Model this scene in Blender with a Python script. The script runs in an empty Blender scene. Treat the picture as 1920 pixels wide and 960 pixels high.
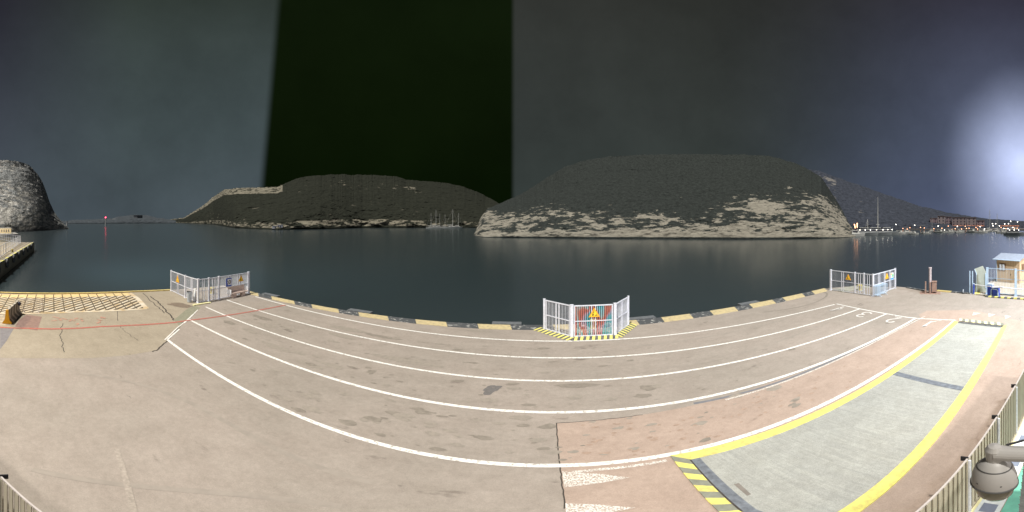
import bpy, bmesh, math, random
from math import sin, cos, tan, atan, atan2, pi, radians as R, hypot, asin
from mathutils import Vector, Matrix, noise
random.seed(7)
S = bpy.context.scene
COL = S.collection
# ------------------------------------------------------------------ camera
F = 629.0; HZ = 412.0; H = 8.0            # photo pixels per radian, horizon row, camera height
cam_d = bpy.data.cameras.new('camera'); cam = bpy.data.objects.new('camera', cam_d); COL.objects.link(cam)
cam.location = (0, 0, H); cam.rotation_euler = (R(90), 0, 0)
cam_d.type = 'PANO'; cam_d.clip_end = 6000; cam_d.clip_start = .05
for holder in (cam_d,):
    try:
        holder.panorama_type = 'EQUIRECTANGULAR'
        holder.longitude_min = -960 / F; holder.longitude_max = 960 / F
        holder.latitude_min = -(960 - HZ) / F; holder.latitude_max = HZ / F
    except Exception as exc: print('camera', exc)
S.camera = cam
# ------------------------------------------------------------------ view
S.view_settings.view_transform = 'Standard'; S.view_settings.look = 'None'
S.view_settings.exposure = 0; S.view_settings.gamma = 1
def lin(c): return tuple(((v / 255) / 12.92 if v / 255 <= .04045 else ((v / 255 + .055) / 1.055) ** 2.4) for v in c)
# ------------------------------------------------------------------ night sky (town glow, bands of uneven exposure put into the sky colour)
W = bpy.data.worlds.new('World'); S.world = W; W.use_nodes = True
nt = W.node_tree; N = nt.nodes; LK = nt.links; N.clear()
def nd(t, **k):
    n = N.new(t)
    for a, b in k.items(): setattr(n, a, b)
    return n
def mth(op, a, b=None, c=None):
    n = nd('ShaderNodeMath', operation=op)
    for i, v in enumerate((a, b, c)):
        if v is None: continue
        if isinstance(v, (int, float)): n.inputs[i].default_value = v
        else: LK.new(v, n.inputs[i])
    return n.outputs[0]
def ramp(fac, stops):
    n = nd('ShaderNodeValToRGB'); LK.new(fac, n.inputs[0]); e = n.color_ramp.elements
    while len(e) > 1: e.remove(e[0])
    for i, (p, c) in enumerate(stops):
        el = e[0] if i == 0 else e.new(p)
        el.position = p; el.color = (*lin(c), 1)
    return n.outputs[0]
def mixc(f, a, b, bt='MIX'):
    n = nd('ShaderNodeMix', data_type='RGBA', blend_type=bt)
    for s, v in ((0, f), (6, a), (7, b)):
        if isinstance(v, (int, float)): n.inputs[s].default_value = v
        elif isinstance(v, tuple): n.inputs[s].default_value = v
        else: LK.new(v, n.inputs[s])
    return n.outputs[2]
tc = nd('ShaderNodeTexCoord'); sp = nd('ShaderNodeSeparateXYZ'); LK.new(tc.outputs['Generated'], sp.inputs[0])
az = mth('ARCTAN2', sp.outputs[0], sp.outputs[1]); el = mth('ARCSINE', sp.outputs[2])
u = mth('MULTIPLY_ADD', az, F / 1920, .5)                       # 0..1 over the view
v = mth('MULTIPLY_ADD', el, F / 412, 0)                         # 0 horizon .. 1 high
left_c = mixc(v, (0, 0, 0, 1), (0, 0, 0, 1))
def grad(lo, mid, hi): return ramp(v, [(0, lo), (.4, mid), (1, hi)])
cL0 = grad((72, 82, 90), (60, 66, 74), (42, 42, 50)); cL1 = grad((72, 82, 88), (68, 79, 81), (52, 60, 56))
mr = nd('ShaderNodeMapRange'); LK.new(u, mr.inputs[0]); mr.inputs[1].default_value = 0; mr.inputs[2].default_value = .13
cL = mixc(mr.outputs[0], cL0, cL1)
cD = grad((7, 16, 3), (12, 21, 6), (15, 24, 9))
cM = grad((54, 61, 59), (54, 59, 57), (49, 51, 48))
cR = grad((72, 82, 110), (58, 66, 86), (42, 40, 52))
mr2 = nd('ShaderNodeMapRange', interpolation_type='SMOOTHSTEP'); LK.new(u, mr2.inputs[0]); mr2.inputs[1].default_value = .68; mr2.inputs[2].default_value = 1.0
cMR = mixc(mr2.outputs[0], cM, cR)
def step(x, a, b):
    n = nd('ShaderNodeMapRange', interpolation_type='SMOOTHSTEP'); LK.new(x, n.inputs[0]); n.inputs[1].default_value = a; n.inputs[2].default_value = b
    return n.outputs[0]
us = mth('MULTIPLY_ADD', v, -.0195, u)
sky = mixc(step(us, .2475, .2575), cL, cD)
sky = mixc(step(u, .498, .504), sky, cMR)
# glare of the quay floodlight painted into the sky colour at the right end
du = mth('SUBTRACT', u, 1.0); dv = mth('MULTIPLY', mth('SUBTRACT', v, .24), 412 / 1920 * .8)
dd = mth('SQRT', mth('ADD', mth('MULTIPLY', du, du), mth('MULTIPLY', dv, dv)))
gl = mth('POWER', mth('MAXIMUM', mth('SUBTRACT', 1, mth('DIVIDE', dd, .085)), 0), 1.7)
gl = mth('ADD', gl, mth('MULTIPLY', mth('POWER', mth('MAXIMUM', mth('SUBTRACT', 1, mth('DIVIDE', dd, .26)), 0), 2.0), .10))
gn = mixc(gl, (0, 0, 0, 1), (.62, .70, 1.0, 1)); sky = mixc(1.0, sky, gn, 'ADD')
nz = nd('ShaderNodeTexNoise'); nz.inputs['Scale'].default_value = 2.6; nz.inputs['Detail'].default_value = 9; nz.inputs['Roughness'].default_value = .62; LK.new(tc.outputs['Generated'], nz.inputs['Vector'])
nm = mth('MULTIPLY_ADD', nz.outputs['Fac'], .9, .55)
nzc = nd('ShaderNodeCombineColor'); [LK.new(nm, nzc.inputs[i]) for i in range(3)]
sky = mixc(1.0, sky, nzc.outputs[0], 'MULTIPLY')
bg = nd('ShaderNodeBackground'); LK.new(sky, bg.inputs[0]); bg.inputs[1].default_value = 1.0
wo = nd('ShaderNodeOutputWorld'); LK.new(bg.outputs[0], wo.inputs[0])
# ------------------------------------------------------------------ light
sd = bpy.data.lights.new('floodlight_stand_in_sun', 'SUN'); sd.energy = 5.0; sd.angle = R(2.5); sd.color = (1, .96, .88)  # broad sun added in place of the many harbour floodlights
so = bpy.data.objects.new('floodlight_stand_in_sun', sd); COL.objects.link(so)
so.rotation_euler = Vector((.30, .52, -1.35)).to_track_quat('-Z', 'Y').to_euler()
def lamp(name, loc, tgt, power, color, ang=120, rad=.4, blend=.8):
    d = bpy.data.lights.new(name, 'SPOT'); d.energy = power; d.color = color; d.spot_size = R(ang); d.spot_blend = blend; d.shadow_soft_size = rad
    o = bpy.data.objects.new(name, d); COL.objects.link(o); o.location = loc
    o.rotation_euler = (Vector(tgt) - Vector(loc)).to_track_quat('-Z', 'Y').to_euler()
lamp('quay_floodlight', (29, -9, 15), (31, 5, 0), 34000, (.86, .93, 1.0), 140, .5)
lamp('ramp_floodlight', (-44, -9, 15), (-30, 8, 0), 18000, (1.0, .82, .55), 140, .5)
lamp('pier_floodlight', (-75, -12, 16), (-90, 12, 0), 26000, (1, .9, .7), 150, .5)
lamp('cliff_floodlight', (-120, 0, 60), (-335, 0, 20), 2100000, (1.0, .96, .88), 34, 3)
lamp('water_floodlight', (-52, 6, 30), (-52, 62, 0), 90000, (.7, .92, 1.0), 105, .5, 1.0)
lamp('building_floodlight', (-14, -12, 15), (-8, 22, 0), 10000, (1.0, .94, .88), 120, .6)
lamp('building_floodlight', (14, -12, 15), (12, 22, 0), 13000, (1.0, .94, .90), 120, .6)
# ------------------------------------------------------------------ helpers
def P(x, y, z=0.0):
    """ground point (plane z) of the real quay that the photo shows at x, y"""
    a = (x - 960) / F; d = (H - z) / tan((y - HZ) / F)
    return Vector((d * sin(a), d * cos(a), z))
def AT(x, y, d):
    a = (x - 960) / F; return Vector((d * sin(a), d * cos(a), H - d * tan((y - HZ) / F)))
MAT = {}
def mat(name, col, rough=.8, var=.12, scale=3.0, bump=0.0, bscale=40, metal=0, col2=None, cut=None, emit=0, detail=6, stretch=None, spec=.3):
    if name in MAT: return MAT[name]
    m = bpy.data.materials.new(name); m.use_nodes = True; t = m.node_tree; b = t.nodes['Principled BSDF']
    b.inputs['Roughness'].default_value = rough; b.inputs['Metallic'].default_value = metal; b.inputs['Specular IOR Level'].default_value = spec
    c = t.nodes.new('ShaderNodeTexCoord'); src = c.outputs['Object']
    if stretch:
        mp = t.nodes.new('ShaderNodeMapping'); t.links.new(src, mp.inputs[0]); mp.inputs['Scale'].default_value = stretch; src = mp.outputs[0]
    n = t.nodes.new('ShaderNodeTexNoise'); n.inputs['Scale'].default_value = scale; n.inputs['Detail'].default_value = detail; n.inputs['Roughness'].default_value = .62
    t.links.new(src, n.inputs['Vector'])
    r = t.nodes.new('ShaderNodeValToRGB'); t.links.new(n.outputs['Fac'], r.inputs[0])
    c2 = col2 or tuple(v * (1 - var * 2) for v in col)
    lo, hi = cut or (.3, .7)
    r.color_ramp.elements[0].position = lo; r.color_ramp.elements[1].position = hi
    r.color_ramp.elements[0].color = (*c2, 1); r.color_ramp.elements[1].color = (*[min(1, v * (1 + (var if not col2 else 0))) for v in col], 1)
    t.links.new(r.outputs[0], b.inputs['Base Color'])
    if bump:
        n2 = t.nodes.new('ShaderNodeTexNoise'); n2.inputs['Scale'].default_value = bscale; n2.inputs['Detail'].default_value = 5; t.links.new(src, n2.inputs['Vector'])
        bp = t.nodes.new('ShaderNodeBump'); bp.inputs['Strength'].default_value = bump; bp.inputs['Distance'].default_value = .03
        t.links.new(n2.outputs['Fac'], bp.inputs['Height']); t.links.new(bp.outputs[0], b.inputs['Normal'])
    if emit: t.links.new(r.outputs[0], b.inputs['Emission Color']); b.inputs['Emission Strength'].default_value = emit
    MAT[name] = m; return m
class MB:
    def __init__(s): s.v = []; s.f = []; s.m = []
    def face(s, pts, m=0):
        i = len(s.v); s.v += [tuple(p) for p in pts]; s.f.append(list(range(i, i + len(pts)))); s.m.append(m)
    def prism(s, ring, z0, z1, m=0, mt=None, bottom=True):
        n = len(ring); i = len(s.v)
        s.v += [(p[0], p[1], z0) for p in ring] + [(p[0], p[1], z1) for p in ring]
        a = sum(ring[k][0] * ring[(k + 1) % n][1] - ring[(k + 1) % n][0] * ring[k][1] for k in range(n))
        o = list(range(n)) if a > 0 else list(range(n))[::-1]
        s.f.append([i + n + k for k in o]); s.m.append(m if mt is None else mt)
        if bottom: s.f.append([i + k for k in o[::-1]]); s.m.append(m)
        for q in range(n):
            a_, b_ = o[q], o[(q + 1) % n]
            s.f.append([i + a_, i + b_, i + n + b_, i + n + a_]); s.m.append(m)
    def box(s, c, sz, m=0, rz=0.0, M=None):
        hx, hy, hz = sz[0] / 2, sz[1] / 2, sz[2] / 2; i = len(s.v)
        Q = M or Matrix.Rotation(rz, 3, 'Z')
        for x, y, z in ((-1,-1,-1),(1,-1,-1),(1,1,-1),(-1,1,-1),(-1,-1,1),(1,-1,1),(1,1,1),(-1,1,1)):
            s.v.append(tuple(Vector(c) + Q @ Vector((x * hx, y * hy, z * hz))))
        for f in ((0,3,2,1),(4,5,6,7),(0,1,5,4),(1,2,6,5),(2,3,7,6),(3,0,4,7)): s.f.append([i + k for k in f]); s.m.append(m)
    def bar(s, a, b, w, t=None, m=0):
        a, b = Vector(a), Vector(b); d = b - a; L = d.length
        if L < 1e-6: return
        s.box((a + b) / 2, (w, t or w, L), m, M=d.to_track_quat('Z', 'Y').to_matrix())
    def tube(s, a, b, r, r2=None, n=8, m=0, cap=True):
        a, b = Vector(a), Vector(b); Q = (b - a).to_track_quat('Z', 'Y').to_matrix(); r2 = r if r2 is None else r2; i = len(s.v)
        for p, rr in ((a, r), (b, r2)):
            for k in range(n): s.v.append(tuple(p + Q @ Vector((cos(2*pi*k/n) * rr, sin(2*pi*k/n) * rr, 0))))
        for k in range(n): s.f.append([i + k, i + (k+1) % n, i + n + (k+1) % n, i + n + k]); s.m.append(m)
        if cap: s.f.append([i + k for k in range(n)][::-1]); s.m.append(m); s.f.append([i + n + k for k in range(n)]); s.m.append(m)
    def lathe(s, c, prof, n=20, m=0):
        i = len(s.v)
        for r, z in prof:
            for k in range(n): s.v.append((c[0] + cos(2*pi*k/n) * r, c[1] + sin(2*pi*k/n) * r, c[2] + z))
        for j in range(len(prof) - 1):
            for k in range(n): s.f.append([i+j*n+k, i+j*n+(k+1)%n, i+(j+1)*n+(k+1)%n, i+(j+1)*n+k]); s.m.append(m)
    def build(s, name, mats, parent=None, smooth=False, off=None):
        me = bpy.data.meshes.new(name)
        vv = s.v if off is None else [tuple(Vector(p) - Vector(off)) for p in s.v]
        me.from_pydata(vv, [], s.f)
        for m in (mats if isinstance(mats, (list, tuple)) else [mats]): me.materials.append(m)
        me.polygons.foreach_set('material_index', s.m)
        if smooth: me.polygons.foreach_set('use_smooth', [True] * len(s.f))
        me.update(); o = bpy.data.objects.new(name, me); COL.objects.link(o)
        if parent: o.parent = parent
        return o
def struct(o, kind='structure'): o['kind'] = kind; return o
def tag(o, label, cat, group=None):
    o['label'] = label; o['category'] = cat
    if group: o['group'] = group
    return o
def thing(name, label, cat, loc=(0, 0, 0), rz=0.0, group=None):
    o = bpy.data.objects.new(name, None); COL.objects.link(o); o.location = loc; o.rotation_euler = (0, 0, rz); o.empty_display_size = .3
    return tag(o, label, cat, group)
def dup(root, loc=None, rz=None, label=None, scale=None):
    r = root.copy(); COL.objects.link(r)
    if loc is not None: r.location = loc
    if rz is not None: r.rotation_euler = (0, 0, rz)
    if scale: r.scale = scale if isinstance(scale, tuple) else (scale,) * 3
    if label: r['label'] = label
    for ch in list(root.children):
        c = ch.copy(); COL.objects.link(c); c.parent = r
        for g in list(ch.children): d = g.copy(); COL.objects.link(d); d.parent = c
    return r
def polyfit(xs, ys, deg):
    n = deg + 1; A = [[sum(x ** (i + j) for x in xs) for j in range(n)] + [sum(y * x ** i for x, y in zip(xs, ys))] for i in range(n)]
    for i in range(n):
        p = max(range(i, n), key=lambda r: abs(A[r][i])); A[i], A[p] = A[p], A[i]
        for r in range(n):
            if r != i:
                f = A[r][i] / A[i][i]; A[r] = [a - f * b for a, b in zip(A[r], A[i])]
    return [A[i][n] / A[i][i] for i in range(n)]
def smooth(px, n=40, deg=3, z=0.0, world=False):
    w = px if world else [P(x, y) for x, y in px]
    a, b = w[0], w[-1]
    for p in w:
        for q in w:
            if (p - q).length > (a - b).length: a, b = p, q
    if len(w) < 3: return [a.lerp(b, i / n) + Vector((0, 0, z)) for i in range(n + 1)]
    d = (b - a).normalized(); nn = Vector((-d.y, d.x, 0))
    L = (b - a).length; xs = [(p - a).dot(d) / L for p in w]; ys = [(p - a).dot(nn) for p in w]
    c = polyfit(xs, ys, min(deg, len(w) - 1)); x0, x1 = min(xs), max(xs); out = []
    for i in range(n + 1):
        t = x0 + (x1 - x0) * i / n
        out.append(a + d * t * L + nn * sum(k * t ** j for j, k in enumerate(c)) + Vector((0, 0, z)))
    return out
def ribbon(mb, pts, w, z, m=0):
    for i in range(len(pts) - 1):
        a, b = pts[i], pts[i + 1]
        def nrm(j):
            p, q = pts[max(0, j - 1)], pts[min(len(pts) - 1, j + 1)]; d = (q - p).normalized(); return Vector((-d.y, d.x, 0)) * w / 2
        n0, n1 = nrm(i), nrm(i + 1)
        q = [a - n0, b - n1, b + n1, a + n0]; mb.face([(p.x, p.y, z) for p in q], m)
def strip(mb, A, B, z0, z1, m=0):
    """solid slab between two edges"""
    if (A[0] - B[0]).length > (A[0] - B[-1]).length: B = B[::-1]
    for i in range(len(A) - 1): pass
    mb.prism([(p.x, p.y) for p in A] + [(p.x, p.y) for p in B[::-1]], z0, z1, m)
def poly(mb, px, z, m=0, world=False):
    w = px if world else [P(x, y) for x, y in px]
    a = sum(w[k].x * w[(k+1) % len(w)].y - w[(k+1) % len(w)].x * w[k].y for k in range(len(w)))
    if a < 0: w = w[::-1]
    mb.face([(p.x, p.y, z) for p in w], m)
# ------------------------------------------------------------------ materials
def ground_mat(name, col, col2, stain=.35, sscale=.55, spots=.5, rib=False):
    m = bpy.data.materials.new(name); m.use_nodes = True; t = m.node_tree; b = t.nodes['Principled BSDF']; L = t.links.new
    b.inputs['Roughness'].default_value = .85; b.inputs['Specular IOR Level'].default_value = .25
    c = t.nodes.new('ShaderNodeTexCoord').outputs['Object']
    def nz(s, d, st=None, ro=.6):
        n = t.nodes.new('ShaderNodeTexNoise'); n.inputs['Scale'].default_value = s; n.inputs['Detail'].default_value = d; n.inputs['Roughness'].default_value = ro
        if st:
            mp = t.nodes.new('ShaderNodeMapping'); L(c, mp.inputs[0]); mp.inputs['Scale'].default_value = st; mp.inputs['Rotation'].default_value = (0, 0, .12); L(mp.outputs[0], n.inputs['Vector'])
        else: L(c, n.inputs['Vector'])
        return n.outputs['Fac']
    def rmp(f, a, b_, ca, cb):
        r = t.nodes.new('ShaderNodeValToRGB'); L(f, r.inputs[0]); r.color_ramp.elements[0].position = a; r.color_ramp.elements[1].position = b_
        r.color_ramp.elements[0].color = (*ca, 1); r.color_ramp.elements[1].color = (*cb, 1); return r.outputs[0]
    def mul(a, b_, f=1.0):
        n = t.nodes.new('ShaderNodeMix'); n.data_type = 'RGBA'; n.blend_type = 'MULTIPLY'; n.inputs[0].default_value = f; L(a, n.inputs[6]); L(b_, n.inputs[7]); return n.outputs[2]
    base = rmp(nz(.12, 4), .35, .65, col2, col)
    g = rmp(nz(5, 8, None, .8), .32, .68, (.87, .87, .87), (1.10, 1.10, 1.10)); base = mul(base, g)
    g = rmp(nz(55, 2, None, .7), .36, .5, (.72, .72, .72), (1, 1, 1)); base = mul(base, g, spots)
    g = rmp(nz(22, 10, None, .85), .35, .65, (.86, .86, .86), (1.12, 1.12, 1.12)); base = mul(base, g)
    g = rmp(nz(.9, 8, (.8, 1.25, 1), .72), .34, .62, (.89, .88, .87), (1.04, 1.04, 1.04)); base = mul(base, g)
    k = 1 - stain
    g = rmp(nz(sscale, 4, (.7, 1.8, 1), .62), .29, .36, (k, k * .98, k * .97), (1, 1, 1)); base = mul(base, g)
    g = rmp(nz(sscale * 2.6, 3, (.8, 1.4, 1), .6), .24, .29, (k, k, k), (1, 1, 1)); base = mul(base, g)
    if rib: base = mul(base, rmp(nz(1.0, 4, (9, .5, 1), .7), .35, .65, (.90, .90, .91), (1.06, 1.06, 1.05)))
    L(base, b.inputs['Base Color'])
    bp = t.nodes.new('ShaderNodeBump'); bp.inputs['Strength'].default_value = .35; bp.inputs['Distance'].default_value = .02; L(nz(60, 4), bp.inputs['Height']); L(bp.outputs[0], b.inputs['Normal'])
    MAT[name] = m; return m
M_asph = ground_mat('worn_asphalt', (.335, .292, .256), (.292, .260, .226), .36)
M_red = ground_mat('reddish_asphalt', (.40, .312, .258), (.36, .284, .236), .22, .8)
M_conc = ground_mat('pale_apron_concrete', (.345, .30, .235), (.31, .27, .21), .28, .4)
M_weigh = ground_mat('scale_concrete', (.365, .37, .34), (.325, .333, .312), .14, .5, .8, rib=True)
M_white = mat('white_road_paint', (.72, .71, .68), .7, .12, 7, col2=(.40, .37, .33), cut=(.38, .47), detail=10)
M_wornw = mat('worn_white_paint', (.66, .64, .60), .8, .1, 22, col2=(.30, .23, .18), cut=(.40, .58), detail=9)
M_yel = mat('yellow_paint', (.68, .63, .17), .7, .1, 5, col2=(.50, .44, .15), cut=(.36, .58), detail=10)
M_yelk = mat('faded_kerb_yellow', (.52, .43, .24), .8, .12, 3, col2=(.33, .28, .18), cut=(.3, .55))
M_blk = mat('faded_black_paint', (.055, .06, .065), .8, .2, 8, col2=(.16, .16, .15), cut=(.30, .62))
M_kblk = mat('kerb_black_with_salt', (.07, .075, .08), .8, .2, 3, col2=(.42, .42, .40), cut=(.36, .44), stretch=(1, 1, 1))
M_steelw = mat('galvanised_white', (.70, .72, .80), .45, .10, 9, metal=.0)
M_steel = mat('galvanised_steel', (.42, .45, .50), .45, .1, 8, metal=.2)
M_dark = mat('dark_rubber', (.03, .03, .033), .8, .2, 10)
M_concb = mat('grey_concrete', (.33, .32, .30), .85, .15, 5, bump=.3)
M_pinkc = mat('pinkish_concrete', (.68, .55, .48), .85, .1, 6, bump=.3)
M_slab = mat('fender_rubber_grey', (.13, .14, .15), .8, .15, 4, bump=.2)
M_orange = mat('orange_sign_yellow', (.95, .46, .02), .5, .03, 4)
M_yb = mat('sign_yellow', (.95, .62, .05), .5, .03, 4)
M_redor = mat('sign_border_orange', (.85, .20, .02), .5, .03, 4)
M_blue = mat('sign_blue', (.03, .09, .50), .5, .04, 4)
M_signw = mat('sign_white', (.78, .80, .82), .5, .03, 4)
M_black = mat('pictogram_black', (.03, .02, .01), .6, .03, 4)
M_rust = mat('rusty_steel', (.22, .12, .09), .85, .25, 6, col2=(.30, .22, .18), cut=(.35, .65), bump=.3)
M_wood = mat('pale_wood_boards', (.72, .55, .36), .7, .12, 3, col2=(.60, .42, .25), stretch=(1, 1, .15))
M_roof = mat('grey_roof_sheet', (.30, .34, .42), .5, .08, 3)
M_redp = mat('faded_red_paint', (.42, .10, .08), .8, .1, 7, col2=(.33, .17, .13), cut=(.35, .6))
M_pinkp = mat('faint_pink_paint', (.46, .20, .155), .85, .1, 5, col2=(.31, .24, .18), cut=(.4, .62))
M_patch = mat('patched_reddish_tarmac', (.25, .165, .14), .85, .12, 4, bump=.2)
M_stain = mat('oil_stain', (.195, .172, .145), .7, .15, 4, col2=(.26, .23, .195), cut=(.3, .6))
M_crack = mat('tar_crack', (.06, .052, .045), .8, .2, 8)
M_bright = mat('white_ramp_paint', (.58, .53, .44), .8, .1, .9, col2=(.46, .34, .19), cut=(.35, .6))
M_ramp = mat('ramp_cream_paint', (.66, .50, .26), .8, .1, 1.2, col2=(.50, .38, .2), cut=(.3, .6))
M_rdark = mat('ramp_dark_grid', (.075, .065, .05), .85, .2, 3, col2=(.16, .12, .07), cut=(.3, .6))
M_teal = mat('teal_green_floor', (.16, .48, .36), .7, .1, 3)
M_yline = mat('pale_yellow_line', (.78, .74, .42), .7, .06, 5)
M_bluegr = mat('blue_grey_walkway_block', (.19, .22, .29), .7, .08, 5)
M_walkw = mat('white_walkway_paint', (.62, .66, .66), .7, .06, 5)
M_tan = mat('ribbed_tan_sheet', (.36, .33, .25), .7, .05, 2)
M_rail = mat('pale_top_rail', (.46,.42,.40), .6, .05, 3)
M_cam = mat('grey_camera_casing', (.27, .26, .25), .45, .04, 2)
M_glass = mat('dark_dome_glass', (.08, .075, .05), .12, .1, 3, spec=.8)
M_hullw = mat('white_hull', (.62, .62, .60), .4, .04, 2)
M_hulld = mat('dark_hull', (.06, .07, .08), .5, .05, 2)
M_alu = mat('mast_metal', (.60, .60, .58), .5, .04, 2)
M_stone = mat('town_plaster', (.27, .22, .23), .9, .1, .5)
M_stone2 = mat('town_plaster_pale', (.30, .25, .26), .9, .1, .5)
M_wglass = mat('dark_window', (.04, .04, .06), .3, .1, 2)
M_lampw = mat('lamp_white', (1, .92, .8), .5, .02, 1, emit=9)
M_lampo = mat('lamp_orange', (1, .48, .26), .5, .02, 1, emit=5)
M_lampr = mat('lamp_red', (1, .05, .10), .5, .02, 1, emit=12)
M_litw = mat('lit_shopfront', (1, .50, .22), .5, .1, .6, col2=(.5, .14, .05), cut=(.25, .5), emit=3.5)
M_front = mat('warm_lit_front', (.9, .42, .25), .6, .1, .5, col2=(.3, .1, .06), cut=(.4, .6), emit=.45)
M_litd = mat('dim_glow_wall', (.24, .18, .20), .8, .1, .4, emit=.06)  # lamplight on these walls put in as a faint emission
M_bluep = mat('blue_enamel', (.03, .07, .42), .4, .05, 3)
M_pale = mat('pale_blue_tube', (.45, .58, .72), .4, .05, 3)
M_panelg = mat('weathered_grey_green_sheet', (.33, .35, .30), .6, .08, 2)
M_barY = mat('barrier_orange_plastic', (.85, .42, .02), .5, .05, 3)
# water
def water_mat():
    m = bpy.data.materials.new('harbour_water'); m.use_nodes = True; t = m.node_tree; b = t.nodes['Principled BSDF']; L = t.links.new
    b.inputs['Base Color'].default_value = (.027, .038, .043, 1); b.inputs['Roughness'].default_value = .20; b.inputs['IOR'].default_value = 1.6
    b.inputs['Specular IOR Level'].default_value = .5
    c = t.nodes.new('ShaderNodeTexCoord').outputs['Object']
    n = t.nodes.new('ShaderNodeTexNoise'); n.inputs['Scale'].default_value = .9; n.inputs['Detail'].default_value = 6; L(c, n.inputs['Vector'])
    bp = t.nodes.new('ShaderNodeBump'); bp.inputs['Strength'].default_value = .05; bp.inputs['Distance'].default_value = .12; L(n.outputs['Fac'], bp.inputs['Height']); L(bp.outputs[0], b.inputs['Normal'])
    return m
ZW = -1.6
w = MB(); w.face([(-2500, -2500, ZW), (2500, -2500, ZW), (2500, 2500, ZW), (-2500, 2500, ZW)]); struct(w.build('water', water_mat()))
# ------------------------------------------------------------------ quay
edge_out = [(466,547),(520,558),(590,571),(680,585.5),(787,600),(900,608),(1000,612),(1190,603.5),(1250,596),(1340,580),(1410,567.5),(1480,554),(1550,541.5)]
edge_in = [(470,552),(505,561),(550,570),(632,586),(722,600),(838,612),(960,618),(1015,619),(1200,610.5),(1250,603.5),(1300,596),(1385,582.5),(1455,569),(1510,556),(1552,546)]
EO = smooth(edge_out, 48); EI = smooth(edge_in, 48)
if EO[0].x > EO[-1].x: EO.reverse()
if EI[0].x > EI[-1].x: EI.reverse()
ring = [Vector((-60, -30, 0)), Vector((-37.5, -30, 0)), P(0, 549), P(140, 549.2), P(250, 547), P(321, 543.5), Vector((-30.6, 26.3, 0))]
ring += EO[::1]
ring += [Vector((33.2, 21.6, 0)), P(1682, 537.5), P(1697, 538.8), P(1732, 544.8), P(1784, 547.4), P(1822, 550.2), Vector((52, 5.0, 0)), Vector((52, -6, 0)), Vector((75, -6, 0)), Vector((75, -30, 0))]
ring[0:1] = []
q = MB(); q.prism([(p.x, p.y) for p in ring], -5, 0, 1, 0); struct(q.build('quay_ground', [M_asph, M_concb]))
def patch(name, px, z, m, world=False):
    b = MB(); poly(b, px, z, 0, world); return struct(b.build(name, m))
# pale concrete apron on the left
patch('concrete_apron', [(2,549.4),(140,549.6),(250,547.6),(321,545),(345,556),(372,570),(377,575),(372,582),(350,601),(316,636),(293,657),(240,666),(175,671),(90,671.5),(0,670.5)], .004, M_conc)
# reddish asphalt around the weighbridge
redw = [P(*p) for p in [(1043,794),(1130,787),(1215,776),(1300,760),(1370,742),(1450,716),(1550,681),(1650,636),(1727,598.5),(1723,590),(1738,582.5),(1824,580.6),(1850,588),(1906,600),(1919,603)]]
redw += [Vector((27, -1.5, 0)), Vector((3, -1.5, 0)), P(1060, 960), P(1054, 900), P(1047, 830)]
patch('red_asphalt', redw, .004, M_red, True)
patch('tarmac_patch', [(50,590),(79,594),(70,620),(28,612),(36,600)], .008, M_patch)
patch('pavement_strip', [(0,615),(26,616),(12,640),(0,655)], .008, mat('bluish_asphalt', (.20,.19,.20), .85, .1, 4))
patch('drain_strip', [(326,600),(346,583),(362,572),(376,577),(352,600),(337,612)], .008, mat('greenish_concrete', (.24,.235,.175), .85, .1, 4))
# ------------------------------------------------------------------ painted lane lines
L1=[(479,556),(535,572.5),(600,587.5),(675,605),(780,620.5),(700,609),(800,624.5),(900,634),(1000,639.5),(1162,637),(1300,622.5),(1425,602.5),(1565,571)]
L2=[(425,562.5),(525,594),(625,621),(775,650.5),(700,637.5),(825,655.5),(925,667.5),(1050,671),(1175,667),(1100,670),(1225,663),(1350,647),(1475,620),(1575,591),(1612,579.7)]
L3=[(386,575.5),(475,612.5),(575,645),(775,691),(700,677),(825,700),(925,710),(1050,714),(1175,709),(1100,713),(1225,705),(1350,686),(1475,655),(1575,622.5),(1662,589)]
L4=[(355,599),(425,634),(525,677.5),(650,717.5),(775,747.5),(700,731),(825,756),(950,769.5),(1050,774),(1175,767),(1100,772.5),(1225,761),(1320.6,744.5),(1383,731),(1440,716.7),(1477,705.3),(1518,689.4),(1596,657.3),(1659,626),(1718,597.2)]
L5=[(314,637.5),(375,680),(450,725),(515,759),(402,700),(525,766),(650,815),(775,847.5),(875,864),(860,862.5),(960,872),(1042,874.5),(1160,866),(1260,851),(1335,835),(1240,854),(1365,825),(1490,782.5),(1539,762),(1615,724),(1679,683),(1751,631),(1791,600.5)]
for i, l in enumerate((L1, L2, L3, L4, L5)):
    b = MB(); ribbon(b, smooth(l, 60, 4), (.17, .17, .17, .19, .19)[i], .0135); struct(b.build('lane_line', M_white))
b = MB(); ribbon(b, smooth([(1360,750),(1414,735),(1477,714.5),(1518,697),(1534,691),(1612,656),(1659,632),(1726,596.8),(1735,593.3)], 40, 3), .10, .012); struct(b.build('lane_line', M_wornw))
b = MB(); ribbon(b, smooth([(1300,756),(1352,748),(1414,731.5),(1477,710.5),(1518,693.5),(1596,661),(1650,634)], 40, 3), .15, .0085); struct(b.build('drain_channel', mat('channel_grey', (.17,.175,.19), .8, .1, 5)))
b = MB(); ribbon(b, [P(1568.5,570), P(1612,579.3), P(1662,588.5), P(1700,595), P(1722,597.5)], .17, .016); ribbon(b, [P(1722,597.5), P(1745,598.5), P(1791,600.5)], .15, .016); struct(b.build('stop_line', M_white))
b = MB(); ribbon(b, [P(314,637), P(336,617.5)], .13, .016); ribbon(b, [P(309,637.5), P(330,617), P(358,594), P(371,581)], .09, .0162); ribbon(b, [P(345,606), P(362,590)], .13, .0165); struct(b.build('edge_line', M_white))
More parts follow.
